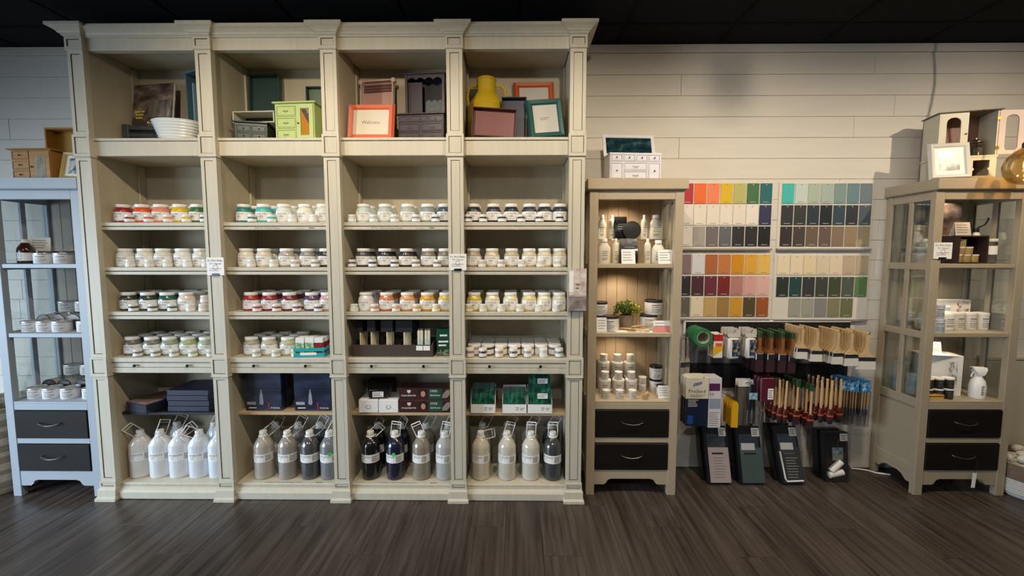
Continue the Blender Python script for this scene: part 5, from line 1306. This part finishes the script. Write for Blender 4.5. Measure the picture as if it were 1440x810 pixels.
# ------------------------------------------------------------------ colour swatch boards
BOARDS = [
 (956.9,18.42,300,[(257.6,286.7),(288.3,316.8),(318.2,346.7)],['b3252f','ee6b22','f0845a','dcb81e','bab870','3f6f45','1d6468','e6ddd0','e8dfd0','e6ddcc','e9dfd2','e7ddd0','e8e0d6','2c2f55','e0d8cc','a8a19a','736a68','636668','2a2b2d','262626','17181a'],'swatch board with the bright red to teal top row'),
 (1098.3,18.27,300,[(257.6,286.7),(288.3,316.8),(318.2,346.7)],['3fb8b0','c2cdc8','a9b7a8','a3b3aa','7b9490','64838a','6a7880','2b2d33','303334','22303f','131a22','2e4350','2b2e36','4a565e','33282a','473c38','6b5a49','66554e','86705f','957f62','a09479'],'swatch board with blues, navies and browns'),
 (953.6,18.46,402,[(357.6,385.8),(388,416),(417.8,445.5)],['8c7478','d5d3da','b0653a','c47a40','d69014','dfa63a','e2b95a','2e2a33','4a2630','6b2a38','7a2322','b78078','d6a29c','dfb0a8','6d675f','e6d7bb','c6a468','a07b43','cf9a30','55482a','9c5526'],'swatch board with oranges, burgundies and pinks'),
 (1091.5,18.40,402,[(359,386.8),(389.2,417.6),(419.2,446.2)],['e5d5b5','e6d3b6','e2cfa6','d9c8ad','e0cdb3','bda890','b7a58a','26342f','1f4543','36383a','3f423c','434a35','50584e','5d7d4c',None,'9c9b8e','9b9c90','858583','80805f','6b6d4c',None],'swatch board with creams and dark greens')]
BRDW = M('white_board','d8d2c6',.5)
for bi, (px0, pit, ym, rows, cols, lab) in enumerate(BOARDS):
    Yb = YW-.010
    xs = [Xat(px0+pit*i, Yb, zat(ym, Yb, 1.3)) for i in range(8)]
    Xm = (xs[0]+xs[7])/2
    zz = [(zat(a,Yb,Xm), zat(b,Yb,Xm)) for a, b in rows]
    o = E('swatch_board', lab, 'swatch board', (Xm, YW-.0006, zz[2][1]-.012))
    zb = zz[2][1]-.012
    part('backing', MB().box(xs[0]-Xm-.016, -.006, 0, xs[7]-Xm+.004, 0, zz[0][0]-zb+.006), BRDW, o, smooth=False)
    led = part('ledge', MB().box(xs[0]-Xm-.016, -.022, -.012, xs[7]-Xm+.004, 0, -.0005,.001), M('grey_ledge','8d8780',.5), o, smooth=False)
    for i in range(21):
        r, c = divmod(i, 7)
        if cols[i] is None: continue
        x0, x1 = xs[c]-Xm+.002, xs[c+1]-Xm-.0050; z1, z0 = zz[r][0]-zb, zz[r][1]-zb
        rs = random.Random(i+bi*40)
        mcol = M('swatch_'+cols[i], cols[i], .55)
        m = MB().box(x0,-.0095,z0+.001,x1,-.0065,z1-.001,.0008)
        dark = sum(int(cols[i][k:k+2],16) for k in (0,2,4)) < 330
        m.mat(1); xc = (x0+x1)/2
        m.add([(xc-.018,-.0099,z0+.010),(xc+.018,-.0099,z0+.010),(xc+.018,-.0099,z0+.0125),(xc-.018,-.0099,z0+.0125)],[(0,1,2,3)])
        m.add([(xc-.003,-.0099,z1-.012),(xc+.003,-.0099,z1-.012),(xc+.003,-.0099,z1-.007),(xc-.003,-.0099,z1-.007)],[(0,1,2,3)])
        part('swatch', m, [mcol, M('swatch_print_light','c9c5be',.6) if dark else M('swatch_print_dark','6e6860',.6)], o, (0,rs.uniform(-.001,.0),0), (0,radians(rs.uniform(-.5,.5))*0,0), smooth=False)
# ------------------------------------------------------------------ brush rack
YK = YW-.0006
def PZ(py, Y=YK-.02, X=1.5): return zat(py, Y, X)
xa, xb = Xat(963, YK, .95), Xat(1193, YK, .95)
rack = E('brush_rack', 'black pegboard rack full of hanging brushes under the swatch boards', 'rack', ((xa+xb)/2, YK, PZ(560)))
zb = PZ(560); wR = xb-xa
PEG = M('black_pegboard','161515',.5); GREYP = M('grey_steel_panel','77777a',.45,metal=.3)
part('backing_panel', MB().box(-wR/2+.01,-.008,PZ(513)-zb,wR/2-.01,0,PZ(465)-zb), GREYP, rack, smooth=False)
part('pegboard_rail', MB().box(-wR/2,-.020,PZ(466)-zb,wR/2,0,PZ(453)-zb,.002), PEG, rack, smooth=False)
part('pegboard_rail', MB().box(-wR/2,-.020,PZ(545)-zb,wR/2,0,PZ(511)-zb,.002), PEG, rack, smooth=False)
part('top_trim', MB().box(-wR/2-.012,-.022,PZ(453)-zb+.001,wR/2,0,PZ(450.5)-zb,.001), WHITE, rack, smooth=False)
part('side_trim', MB().box(-wR/2-.014,-.020,PZ(540)-zb,-wR/2-.001,0,PZ(453)-zb,.001), WHITE, rack, smooth=False)
pm = MB()
for i in range(26):
    for z in (PZ(457), PZ(516), PZ(524)): pm.lathe([(.003,0),(.003,.0006)], 6).xf(Matrix.Translation((-wR/2+.02+i*(wR-.04)/25,-.0202,z-zb)) @ Matrix.Rotation(pi/2,4,'X'), len(pm.v)-12)
ph = part('peg_hole', pm, M('hole_grey','4c4a4a',.6), rack, smooth=False); ph['kind'] = 'stuff'
def hook(X, z, L):
    solo('peg_hook', MB().tube([(0,-.0205,0),(0,-L+.01,0),(0,-L,.004),(0,-L-.004,.014)], .0024, 6), METAL, 'steel peg hook on the black brush rack', 'hook', (X, YK, z), group='steel peg hooks on the brush rack')
# brush kinds: the hang hole is at z = 0
def make_brush(kind):
    o = E('paint_brush', 'placeholder label to be replaced now', 'brush')
    if kind == 'chip':
        p = [(-.004,.012),(-.007,.006),(-.007,-.012),(-.005,-.04),(-.0052,-.075),(-.010,-.098),(-.027,-.116),(-.031,-.122),(.031,-.122),(.027,-.116),(.010,-.098),(.0052,-.075),(.005,-.04),(.007,-.012),(.007,.006),(.004,.012)]
        part('handle', MB().prism(p, -.005, .005, 'y'), M('blond_handle','c9ab7e',.5), o, smooth=False)
        part('ferrule', MB().box(-.032,-.0065,-.145,.032,.0065,-.120,.002), METAL, o, smooth=False)
        part('bristles', MB().loft([(-.033,.033,-.005,.005,-.188),(-.031,.031,-.006,.006,-.145)]), M('white_bristle','d5d0c4',.85), o, smooth=False)
    elif kind == 'sash':
        p = [(-.006,.010),(-.009,-.01),(-.007,-.05),(-.008,-.085),(-.020,-.105),(-.021,-.112),(.021,-.112),(.020,-.105),(.008,-.085),(.007,-.05),(.009,-.01),(.006,.010)]
        part('handle', MB().prism(p, -.006, .006, 'y'), M('amber_handle','8a5a32',.4,coat=.3), o, smooth=False)
        part('hang_card', MB().box(-.010,-.0068,-.018,.010,.0068,.020,.002), M('green_card','2a4a26',.5), o, smooth=False)
        part('ferrule', MB().box(-.022,-.0085,-.148,.022,.0085,-.110,.003), METAL, o, smooth=False)
        part('bristles', MB().loft([(-.023,.023,-.004,.004,-.220),(-.022,.022,-.008,.008,-.148)]), M('burgundy_bristle','33141c',.8), o, smooth=False)
    elif kind == 'round':
        part('handle', MB().lathe([(.004,.012),(.006,.006),(.0055,-.03),(.0065,-.09),(.0075,-.13),(.006,-.162)][::-1], 10), WOODH, o)
        part('ferrule', MB().lathe([(.015,-.200),(.015,-.168),(.008,-.158)], 14, ey=.8), M('copper_red_ferrule','5c221c',.4,metal=.3), o)
        part('binding', MB().lathe([(.0158,-.204),(.0158,-.195)], 14, ey=.8), M('orange_binding','b9562a',.5), o)
        part('bristles', MB().lathe([(.003,-.252),(.011,-.246),(.0155,-.228),(.0150,-.204)], 14, ey=.8), M('burgundy_bristle','33141c',.8), o)
    elif kind == 'round_green':
        part('handle', MB().lathe([(.004,.012),(.0055,.006),(.005,-.03),(.0055,-.09),(.0065,-.14),(.006,-.178)][::-1], 10), WOODH, o)
        part('hang_card', MB().box(-.012,-.007,-.03,.012,.007,.012,.002), M('green_card','2a4a26',.5), o, smooth=False)
        part('ferrule', MB().box(-.017,-.008,-.214,.017,.008,-.172,.004), M('copper_red_ferrule','5c221c',.4,metal=.3), o, smooth=False)
        part('binding', MB().box(-.0176,-.0086,-.214,.0176,.0086,-.200,.003), M('orange_binding','b9562a',.5), o, smooth=False)
        part('bristles', MB().loft([(-.016,.016,-.003,.003,-.262),(-.017,.017,-.008,.008,-.214)]), M('burgundy_bristle','33141c',.8), o, smooth=False)
    elif kind == 'artist':
        part('header_card', MB().box(-.032,-.003,-.062,.032,.003,.014,.001), PRINT('blue_header_print', [(.32,'1c4a74'),(.5,'3f8ec4'),(.62,'b4d8ec')], (40,40,40)), o, smooth=False)
        for i in (-1,0,1):
            part('handle', MB().lathe([(.003,-.165),(.0042,-.11),(.003,-.04)], 8, cx=i*.018), WOODH, o)
            part('bristles', MB().lathe([(.001,-.215),(.006,-.19),(.0045,-.165)], 8, cx=i*.018), M('slate_bristle','4d5560',.7), o)
        part('sleeve', MB().box(-.033,-.0085,-.27,.033,.0085,-.055,.002), FILM, o, smooth=False)
    return o
def peg_row(kind, px, pyTop, Yf, n, step, sx, sz, label, group, proto, ytop=None):
    z = zat(pyTop, Yf, 1.6) ; X = Xat(px, Yf, z-.08)
    L = YK - Yf + .012
    hook(X, z+.0, L)
    r_ = random.Random(int(px*7))
    for i in range(n):
        c = copy_tree(proto); y = Yf + i*step
        c.location = (X, y, z-.0028); c.scale = (sx, 1, sz); c.rotation_euler = (0, radians(r_.uniform(-1.6,1.6)), radians(r_.uniform(-4,4)))
        c['label'] = label + (', foremost' if i == 0 else ', rearmost' if i == n-1 else ', amid its row') if True else label
        c['group'] = group
protos = {k: make_brush(k) for k in ('chip','sash','round','round_green','artist')}
for px, py, sx, sz, nm in ((1128,462,.95,.92,'short blond chip brush near the amber brushes'),(1149,464,1.02,.96,'blond chip brush on the middle peg'),(1178,466,.95,1.0,'blond chip brush with narrow white bristles'),(1197,467,1.2,1.03,'broad blond chip brush next to the widest'),(1219,469.5,1.62,1.08,'widest blond chip brush beside the greige cabinet')):
    peg_row('chip', px, py, 2.36, 8, .0205, sx, sz, nm, 'blond chip brushes on the rack', protos['chip'])
for px, py, nm in ((1068,470,'amber sash brush with burgundy bristles by the white rollers'),(1084,470.5,'amber sash brush with burgundy bristles on the second peg'),(1100,471,'amber sash brush with burgundy bristles on the third peg'),(1114.5,472,'amber sash brush with burgundy bristles by the blond brushes')):
    peg_row('sash', px, py, 2.385, 7, .022, 1.0, 1.0, nm, 'amber sash brushes on the rack', protos['sash'])
for px, py, kd, n, nm in ((1096,536,'round',4,'round wooden brush with red ferrule by the burgundy packs'),(1106,538,'round',4,'round wooden brush with red ferrule, second lower peg'),(1122,536,'round_green',4,'flat wooden brush with green hang card, third lower peg'),(1141,542,'round_green',4,'flat wooden brush with green hang card, fourth lower peg'),(1155,536,'round',4,'round wooden brush with red ferrule, fifth lower peg'),(1169.5,537,'round',4,'big round wooden brush with orange binding, sixth lower peg'),(1182,535,'round',3,'round wooden brush with orange binding by the blue packs')):
    peg_row(kd, px, py, 2.41 if px != 1169.5 else 2.38, n, .037, 1.0 if px < 1160 else 1.25, 1.0, nm, 'wooden brushes on the lower pegs', protos[kd])
for px, py, nm in ((1188,534,'blue-headed artist brush pack by the wooden brushes'),(1200,536,'blue-headed artist brush pack on the middle lower peg'),(1217,537,'blue-headed artist brush pack beside the greige cabinet')):
    peg_row('artist', px, py, 2.43, 4, .024, .9, 1.0, nm, 'blue-headed artist brush packs', protos['artist'])
for p in protos.values():
    for ch in list(p.children): bpy.data.objects.remove(ch)
    bpy.data.objects.remove(p)
# green tape rolls on one peg
Yf = 2.40; z = zat(466, Yf, 1.1); X = Xat(988, Yf, z); hook(X, z-.001, YK-Yf+.03)
TAPE = M('green_masking_tape','2c7a4a',.5); 
for i in range(4):
    o = E('tape_roll', f'green masking tape roll, {("front","second","third","last")[i]} on its peg', 'tape', (X, Yf+i*.034, z-.0035), (0,0,0), 'green tape rolls on the rack')
    R1, R0 = .054, .033
    def ring(r1, r0, y0, y1):
        m = MB(); n = 24; vs = []
        for r, y in ((r1,y0),(r1,y1),(r0,y1),(r0,y0)):
            for k in range(n): a = 2*pi*k/n; vs.append((r*cos(a), y, r*sin(a)-R0+.001))
        fs = [(q*n+k, q*n+(k+1)%n, ((q+1)%4)*n+(k+1)%n, ((q+1)%4)*n+k) for q in range(4) for k in range(n)]
        return m.add(vs, fs)
    part('tape', ring(R1,R0+.003,-.012,.012), TAPE, o); part('core', ring(R0+.003,R0,-.0125,.0125), M('card_core','b9b0a0',.7), o)
# two cream brushes on the side
for i, px in enumerate((960.5, 967.5)):
    Y0 = 2.43+i*.03; z = zat(476, Y0, 1.05); X = Xat(px, Y0, z); hook(X, z, YK-Y0+.012)
    o = E('long_brush', f'whitewashed long brush hanging at the rack edge, {("foremost","rear")[i]}', 'brush', (X, Y0, z-.0028), 0, 'whitewashed long brushes')
    part('handle', MB().prism([(-.005,.01),(-.007,-.03),(-.006,-.10),(-.014,-.14),(.014,-.14),(.006,-.10),(.007,-.03),(.005,.01)], -.005, .005, 'y'), M('whitewashed_wood','b8a894',.6,var=.3,vscale=(60,60,20)), o, smooth=False)
    part('ferrule', MB().box(-.015,-.007,-.172,.015,.007,-.138,.002), METAL, o, smooth=False); part('bristles', MB().loft([(-.013,.013,-.003,.003,-.225),(-.014,.014,-.006,.006,-.172)]), M('grey_bristle','8c8578',.8), o, smooth=False)
# packets on the upper pegs
def packet(name, label, cat, px, py0, py1, wpx_, Y, mats_fn, n=1, step=.02, group=None, tilt=0):
    zt_ = zat(py0, Y, 1.2); zb_ = zat(py1, Y, 1.2); h = zt_-zb_; X = Xat(px, Y, (zt_+zb_)/2); w = wpx_/sc(Y, zt_)
    hook(X, zt_-.010, YK-Y+.012)
    for i in range(n):
        o = E(name, label + ('' if n == 1 else (', foremost' if i == 0 else ', behind')), cat, (X, Y+i*step, zt_-.0128), (0, tilt, 0), group)
        mats_fn(o, w, h, i)
    return X, zt_, w, h
def red_packet(o, w, h, i):
    part('pouch', MB().box(-w/2,-.006,-h+.01,w/2,.006,.012,.002), M('white_glossy_card','e0dcd0',.35), o, smooth=False)
    part('red_header', MB().box(-w/2-.0003,-.0066,-.032,w/2+.0003,.0064,.008,.001), M('red_print','b8262a',.4), o, smooth=False)
    part('yellow_print', MB().prism([(-w/2,-h*.45),(w/2,-h*.45),(w/2,-h*.6),(-w/2,-h*.85)], -.0068, -.0062, 'y'), M('yellow_orange_print','e0a822',.4), o, smooth=False)
    part('orange_print', MB().box(-w*.3,-.0070,-h*.44,w*.4,-.0062,-h*.30), M('orange_print','d8642a',.4), o, smooth=False)
packet('glue_packet', 'white packet with red header and yellow print', 'packet', 1009.5, 469, 502.5, 12.5, 2.40, red_packet, 3, .03, 'red-headed packets')
def roller_pack(o, w, h, i):
    part('rollers', MB().box(-w*.42,-.014,-h+.01,w*.42,.014,-.03,.010), M('white_foam','dcd8d0',.9), o)
    part('bag_top', MB().loft([(-w*.40,w*.40,-.010,.010,-.029),(-w*.5,w*.5,-.004,.004,-.008),(-w*.46,w*.46,-.002,.002,.02)]), M('crinkled_clear_bag','c9c4ba',.35,coat=.3,var=.3,vscale=(60,60,60),bump=.5), o, smooth=False)
    part('label', MB().box(-w*.16,-.0168,-h+.028,w*.40,-.0162,-.042), PRINT('dark_roller_label', [(.35,'17202e'),(.5,'39506e'),(.6,'b08a4a'),(.75,'d8d2c4')], (50,50,40)), o, smooth=False)
packet('roller_pack', 'white mini roller pack nearer the tape rolls', 'roller pack', 1031, 464, 504, 19, 2.40, roller_pack, 3, .036, 'white mini roller packs')
packet('roller_pack', 'white mini roller pack beside the amber brushes', 'roller pack', 1055, 464, 503, 16.5, 2.40, roller_pack, 3, .036, 'white mini roller packs')
# lower pegs, left part
def prosand(o, w, h, i):
    part('blue_body', MB().box(-w/2,-.010,-h+.01,w/2,.010,-.060,.002), M('navy_sandpaper_pack','16223c',.4,coat=.3), o, smooth=False)
    hd = part('header', MB().box(-w/2-.006,-.0135,-.115,w*.17,.0125,.012,.002), M('cream_header_card','d8d0be',.55), o, smooth=False)
    part('lettering', MB().text('ProSand', .030, (-w*.19,-.0142,-.078), wid=w*.60), INKD, hd, smooth=False)
    part('logo', MB().add([(-w*.32,-.0142,-.040),(-w*.06,-.0142,-.028),(-w*.04,-.0142,-.012),(-w*.30,-.0142,-.024)],[(0,1,2,3)]).mat(1).text('NORTON', .012, (-w*.18,-.0146,-.031), u=(1,0,.17), wid=w*.22), [M('blue_logo_ink','1c4f8c',.4), WHITE], hd, smooth=False)
    part('print', MB().lines(-w*.4,w*.1,-.088,-.105,2,-.0142,.3), INK, hd, smooth=False)
    part('white_print', MB().lines(-w*.45,-w*.12,-.118,-.165,5,-.0104,.25), WHITE, o, smooth=False)
    part('blue_print', MB().box(-w*.46,-.0106,-h+.025,-w*.28,-.0101,-h+.075), M('bright_blue_ink','1b4f9e',.4), o, smooth=False)
    st = part('side_card', MB().box(w*.18,-.0145,-h+.004,w/2+.012,.0125,.010,.001), M('pale_lilac_card','cfc9cc',.5), o, smooth=False)
    part('purple_band', MB().box(w*.18,-.0152,-.066,w/2+.002,-.0146,-.022), M('purple_ink','55204f',.5), st, smooth=False)
    part('lettering', MB().text('50', .026, (w*.26,-.0154,-.094)), M('dark_red_ink','7a2430',.5), st, smooth=False)
    part('grey_swatch', MB().box(w*.2,-.0152,-.172,w/2+.008,-.0146,-.112), M('steel_blue_ink','8b97a6',.5), st, smooth=False)
    part('print', MB().lines(w*.2,w/2+.006,-.190,-h+.012,7,-.0152,.25), INK, st, smooth=False)
packet('sandpaper_pack', 'navy ProSand sandpaper pack with cream header', 'sandpaper pack', 987, 530, 598, 45, 2.37, prosand, 3, .034, 'ProSand sandpaper packs')
def scraper(o, w, h, i):
    part('blade', MB().prism([(-w/2,-h+.01),(w/2,-h+.01),(w/2,-.02),(w*.2,.0),(-w*.2,.0),(-w/2,-.02)], -.0045, .0045, 'y'), M('yellow_plastic','d8a41c',.4), o, smooth=False)
    part('hang_loop', MB().tube([(-.004,0,-.004),(-.006,0,.012),(0,0,.020),(.006,0,.012),(.004,0,-.004)], .0018, 5), DARKMETAL, o)
packet('yellow_scraper', 'yellow plastic scraper beside the sandpaper pack', 'scraper', 1033, 561, 600, 9, 2.39, scraper, 4, .03, 'yellow scrapers')
def clear_pack(o, w, h, i):
    part('sleeve', MB().box(-w/2,-.010,-h,w/2,.010,.016,.003), FILM, o, smooth=False)
    part('pad', MB().box(-w*.44,-.008,-h+.012,w*.44,.008,-.015,.004), M('grey_abrasive_pad','8e867c',.9,var=.2,vscale=(90,90,90)), o, smooth=False)
    part('header_card', MB().box(-w/2,-.0114,-.012,w/2,-.0104,.030), WHITE, o, smooth=False)
packet('abrasive_pack', 'clear pack of grey abrasive pads beside the scrapers', 'pack', 1046, 537, 598, 21, 2.46, clear_pack, 2, .03, 'abrasive pad packs')
def black_tool(o, w, h, i):
    for s in (-1,1): part('handle', MB().tube([(s*.006,0,0),(s*.008,-.004,-.05),(s*.012,-.004,-.09),(s*.014,-.002,-h+.06)], .0075, 8), BLACKP, o)
    for s in (-1,1): part('blade', MB().box(s*.014-.010,-.002,-h-.02,s*.014+.010,.002,-h+.062,.001), METAL, o, smooth=False)
    part('blue_tag', MB().box(-.022,-.0125,-.085,.026,-.0118,-.045), PRINT('light_blue_tag', [(.4,'5f93ad'),(.6,'a9c6d4')], (60,60,60)), o, smooth=False)
    part('hang_loop', MB().tube([(-.006,0,0),(-.010,0,.022),(0,0,.032),(.010,0,.022),(.006,0,0)], .002, 5), METAL, o)
packet('putty_knife_pair', 'black-handled putty knives with a light blue tag', 'tool', 1057, 538, 588, 20, 2.40, black_tool, 1)
def burg(o, w, h, i):
    part('pouch', MB().box(-w/2,-.012,-h,w/2,.012,.018,.004), M('burgundy_pouch','5a1d2e',.35,coat=.3), o, smooth=False)
    part('label', MB().box(w*.02,-.0130,-h*.85,w*.42,-.0122,-h*.35), WHITE, o, smooth=False); part('print', MB().lines(w*.06,w*.38,-h*.4,-h*.8,4,-.0134), INKD, o, smooth=False)
packet('burgundy_pouch', 'burgundy pouch with white label on the lower peg', 'pouch', 1078, 532, 562, 19, 2.41, burg, 3, .034, 'burgundy pouches')
# packs standing on the floor against the wall
def floor_pack(px, wp, hh, Y, lean, cardm, lab, kind):
    w = wp; X = Xat(px, Y, .01)
    for i in range(2):
        tilt = lean
        o = E('roller_kit', lab + (', in front' if i == 0 else ', behind it'), 'roller kit', (X-.012*i, Y+i*.047, .004), (radians(-tilt),0,0), 'bagged roller kits on the floor')
        part('tray', MB().panel(-w/2,w/2,-.020,.020,0,hh,.012,.014,0), [BLACKP], o, smooth=False)
        if i: continue
        if kind != 'rolls':
            part('upper_card', MB().box(-w*.40,-.0225,hh*.60,w*.40,-.0205,hh*.86), M('slate_blue_card','3a4653',.5) if kind != 'pink' else M('crinkled_silver','8a8c90',.25,metal=.6,var=.8,vscale=(8,8,40)), o, smooth=False)
            part('insert_card', MB().box(-w*.40,-.0245,.004,w*.50,-.0225,hh*.62), cardm, o, smooth=False)
            part('print', MB().lines(-w*.2,w*.36,hh*.46,hh*.08,8,-.0249,.14), INK if kind != 'dark' else WHITE, o, smooth=False)
            part('heading', MB().lines(-w*.24,w*.28,hh*.545,hh*.485,1,-.0249,.5), INKD if kind != 'dark' else INK, o, smooth=False)
            if kind != 'pink': part('white_label', MB().box(-w*.34,-.0254,hh*.58,w*.22,-.0246,hh*.70), WHITE, o, smooth=False)
        else:
            for k in range(2): part('roller', MB().lathe([(.004,-.045),(.019,-.042),(.019,.042),(.004,.045)], 14).xf(Matrix.Translation((-.012+.004*k,-.024,.045+k*.042)) @ Matrix.Rotation(radians(78-30*k),4,'Y')), M('white_fleece','dad5ca',.95), o)
            part('picture_label', MB().box(-w*.18,-.0215,hh*.42,w*.28,-.0205,hh*.68), PRINT('blue_yellow_label', [(.4,'27568e'),(.5,'7fb2d0'),(.6,'d8b82a')], (40,40,40)), o, smooth=False)
            part('wire', MB().tube([(.0,-.024,hh*.70),(.012,-.024,hh*.8),(.016,-.024,hh*.86)], .0016, 5), METAL, o)
        if kind == 'dark':
            part('roller_frame', MB().tube([(-w*.40,-.026,hh*.55),(-w*.36,-.028,.03),(-w*.30,-.028,.012),(w*.42,-.028,.016)], .005, 8), LIDW, o)
        part('price_tag', MB().box(w*.14,-.0262,hh*.82,w*.46,-.0254,hh*.97), WHITE, o, smooth=False); part('tag_print', MB().lines(w*.18,w*.42,hh*.95,hh*.84,3,-.0266), INKD, o, smooth=False)
        part('plastic_bag', MB().box(-w/2-.004,-.0315,.0,w/2+.004,-.0302,hh+.006), FILM, o, smooth=False)
floor_pack(1010, .135, .325, 2.385, 17, M('pale_pink_card','ddccc6',.5), 'bagged roller kit with a pale pink card', 'pink')
floor_pack(1056, .145, .325, 2.385, 16, M('green_grey_card','5f726c',.5), 'bagged roller kit with a green-grey card', 'green')
floor_pack(1113, .135, .325, 2.385, 20, M('charcoal_card','4a4846',.5), 'bagged roller kit with a charcoal card and white frame', 'dark')
floor_pack(1174, .140, .290, 2.425, 7, None, 'black roller tray kit with two white rollers', 'rolls')
# ------------------------------------------------------------------ floor things at both ends
def basket(label, X, Y, r, h, bands, name='basket', flare=1.0):
    o = E(name, label, 'basket', (X,Y,0.0005))
    z = 0; n = int(h/.013)
    groups = {}
    for i in range(n):
        t = i/n; rr_ = r*(1+(flare-1)*t)*(1-.10*max(0,(.15-t)/.15)**2)
        col = next(m for lim_, m in bands if t < lim_)
        mb_ = groups.setdefault(col.name, (col, MB()))[1]
        mb_.tube([(rr_*cos(2*pi*k/36), rr_*sin(2*pi*k/36), .0075+i*.013) for k in range(36)], .0074, 6, True)
    for col, mb_ in groups.values(): part('coil_band', mb_, col, o)
    part('base', MB().lathe([(r*.9,0),(r*.9,.008)], 36), bands[0][1], o)
    return o
ROPEW = M('white_rope','d6d4ce',.85,var=.1,vscale=(60,60,60)); JUTE = M('brown_jute','8a7560',.9,var=.3,vscale=(70,70,70)); GREYR = M('beige_rope','a79c8a',.9,var=.15,vscale=(50,50,50)); CRR = M('cream_rope','cfc6b4',.9,var=.1,vscale=(50,50,50))
XB = XR+CW+.215; 
bk = basket('white rope basket with a brown jute band and fluffy filling', XB, 2.305, .195, .205, [(.52,ROPEW),(1.1,JUTE)], flare=1.02)
part('liner', MB().lathe([(.18,.16),(.12,.18),(0,.185)], 24, caps=(False,False)), ROPEW, bk)
rf = random.Random(4)
fpos = []
for i in range(60):
    a = rf.uniform(0,2*pi); q = .155*sqrt(rf.random()); zz = .20+rf.uniform(-.01,.025)*(1-q/.2)+.02*(1-q/.16)
    cpos = (q*cos(a), q*sin(a))
    if any((cpos[0]-u)**2+(cpos[1]-v)**2 < .058**2 for u, v in fpos): continue
    fpos.append(cpos)
    solo('fluffy_ball', MB().ball((0,0,0), .028, 9, 6, rf.uniform(.8,1.2), rf.uniform(.8,1.2), rf.uniform(.7,1)), M('cream_fleece','d9d2c4',.95,var=.15,vscale=(80,80,80),bump=.8), 'cream fluffy ball heaped in the white rope basket', 'ball', (XB+q*cos(a), 2.305+q*sin(a), zz), (0,0,a), 'fluffy balls in the rope basket')
bl = [( (i+1)/14, GREYR if i % 2 else CRR) for i in range(14)]
basket('tall beige striped rope basket beside the pale cabinet', XL-.255, 2.34, .225, .50, bl+[(1.2,CRR)], flare=.98)
CRMU = M('cream_unit_paint','cfc6ae',.5)
X0, z0 = onY(1423, 506, 2.46); zc = zat(506, 2.44, 3.0)
o = E('cream_plinth', 'cream painted low plinth unit behind the white rope basket', 'plinth', (XR+CW+.315, 2.555, 0))
part('body', MB().box(-.19,-.035,0,.45,.01,zc-.02,.003), CRMU, o, smooth=False); part('top', MB().box(-.20,-.042,zc-.02,.46,.012,zc,.003), CRMU, o, smooth=False)
X, z = onY(1420, 612, YW)
# wall cable trailing to the greige cabinet
pts = [Vector((Xat(1196,2.55,.01),2.56,.03)), Vector((Xat(1200,2.54,.01),2.552,.006)), Vector((Xat(1212,2.53,.0),2.545,.0055)), Vector((Xat(1222,2.53,.0),2.525,.0055)), Vector((XR-.006,2.50,.0055)), Vector((XR+.06,2.48,.0055))]
solo('power_cable', MB().tube(pts, .005, 6), LIDW, 'white power cable trailing on the floor under the greige cabinet', 'cable')
# amber globe pendant
YPN = 2.12
zc = zat(231, YPN, 2.6); XP = Xat(1450, YPN, zc)
o = E('pendant_lamp', 'amber glass globe pendant lamp on a black cord', 'lamp', (XP, YPN, zc-.095))
part('globe', MB().lathe([(.035,0),(.07,.015),(.092,.05),(.098,.09),(.088,.13),(.06,.165),(.034,.182)], 28, caps=(False,False)), GLASS('amber_glass', (1.0,.80,.45), .10), o)
part('socket', MB().lathe([(.036,.178),(.036,.20),(.022,.225),(.012,.235)], 18), BLACKP, o)
pts = [(0,0,.232)] + [(.010*sin(k*1.1), .006*cos(k*.9), .232+k*(CEIL-zc+.095-.232)/10) for k in range(1,10)] + [(0,0,CEIL-zc+.095-.0105)]
part('cord', MB().tube(pts, .0045, 6), BLACKP, o); part('canopy', MB().lathe([(.045,0),(.05,.003),(.05,.01)], 20), BLACKP, o, (0,0,CEIL-zc+.095-.0105))
part('bulb', MB().ball((0,0,.10), .026, 12, 8, 1,1,1.3), M('warm_bulb','ffd08a',.4,emit=5), o)
l = bpy.data.lights.new('bulb_glow','POINT'); l.energy = 1.0; l.color = (1,.72,.38); l.shadow_soft_size = .03
lo = bpy.data.objects.new('bulb_glow', l); COL.objects.link(lo); lo.parent = o; lo.location = (0,0,.145)

# ------------------------------------------------------------------ ceiling track with lamp heads
tk = E('lighting_track', 'black ceiling lighting track above the shop floor', 'track', (0, 1.30, CEIL-.0015))
part('track_bar', MB().box(-2.2,-.017,-.03,2.8,.017,0,.002), BLACKP, tk, smooth=False)
for i, (sx, tx, pw) in enumerate(SPOTS):
    p = Vector((sx, 1.30, 2.48)); d_ = (Vector((tx, 2.02, 1.50))-p).normalized()
    o = E('track_lamp', 'black cylindrical track lamp aimed at the shelves', 'lamp', (sx, 1.30, CEIL-.0325), 0, 'track lamps')
    m = MB().lathe([(.030,.012),(.034,.012),(.034,.10),(.028,.108),(.0,.108)], 20, caps=(False,False)).lathe([(.0,.03),(.030,.03),(.030,.012)], 20, caps=(False,False))
    q = (-d_).to_track_quat('Z','Y').to_matrix().to_4x4()
    part('lamp_head', m.xf(Matrix.Translation(p-Vector(o.location)) @ q), BLACKP, o)
    top = p - d_*.07 - Vector(o.location)
    part('stem', MB().tube([(0,0,0),(0,0,top.z+.02),tuple(top)], .006, 8), BLACKP, o)
o = E('pendant_lamp', 'small black bell pendant hanging in front of the swatch wall', 'lamp', (1.31, 1.74, 2.405))
part('shade', MB().lathe([(.030,0),(.029,.03),(.022,.07),(.014,.10),(.010,.12)], 24, caps=(False,True)), BLACKP, o); part('cord', MB().tube([(0,0,.12),(0,0,CEIL-2.405-.012)], .004, 6), BLACKP, o); part('canopy', MB().lathe([(.04,0),(.045,.003),(.045,.011)], 20), BLACKP, o, (0,0,CEIL-2.405-.0125))
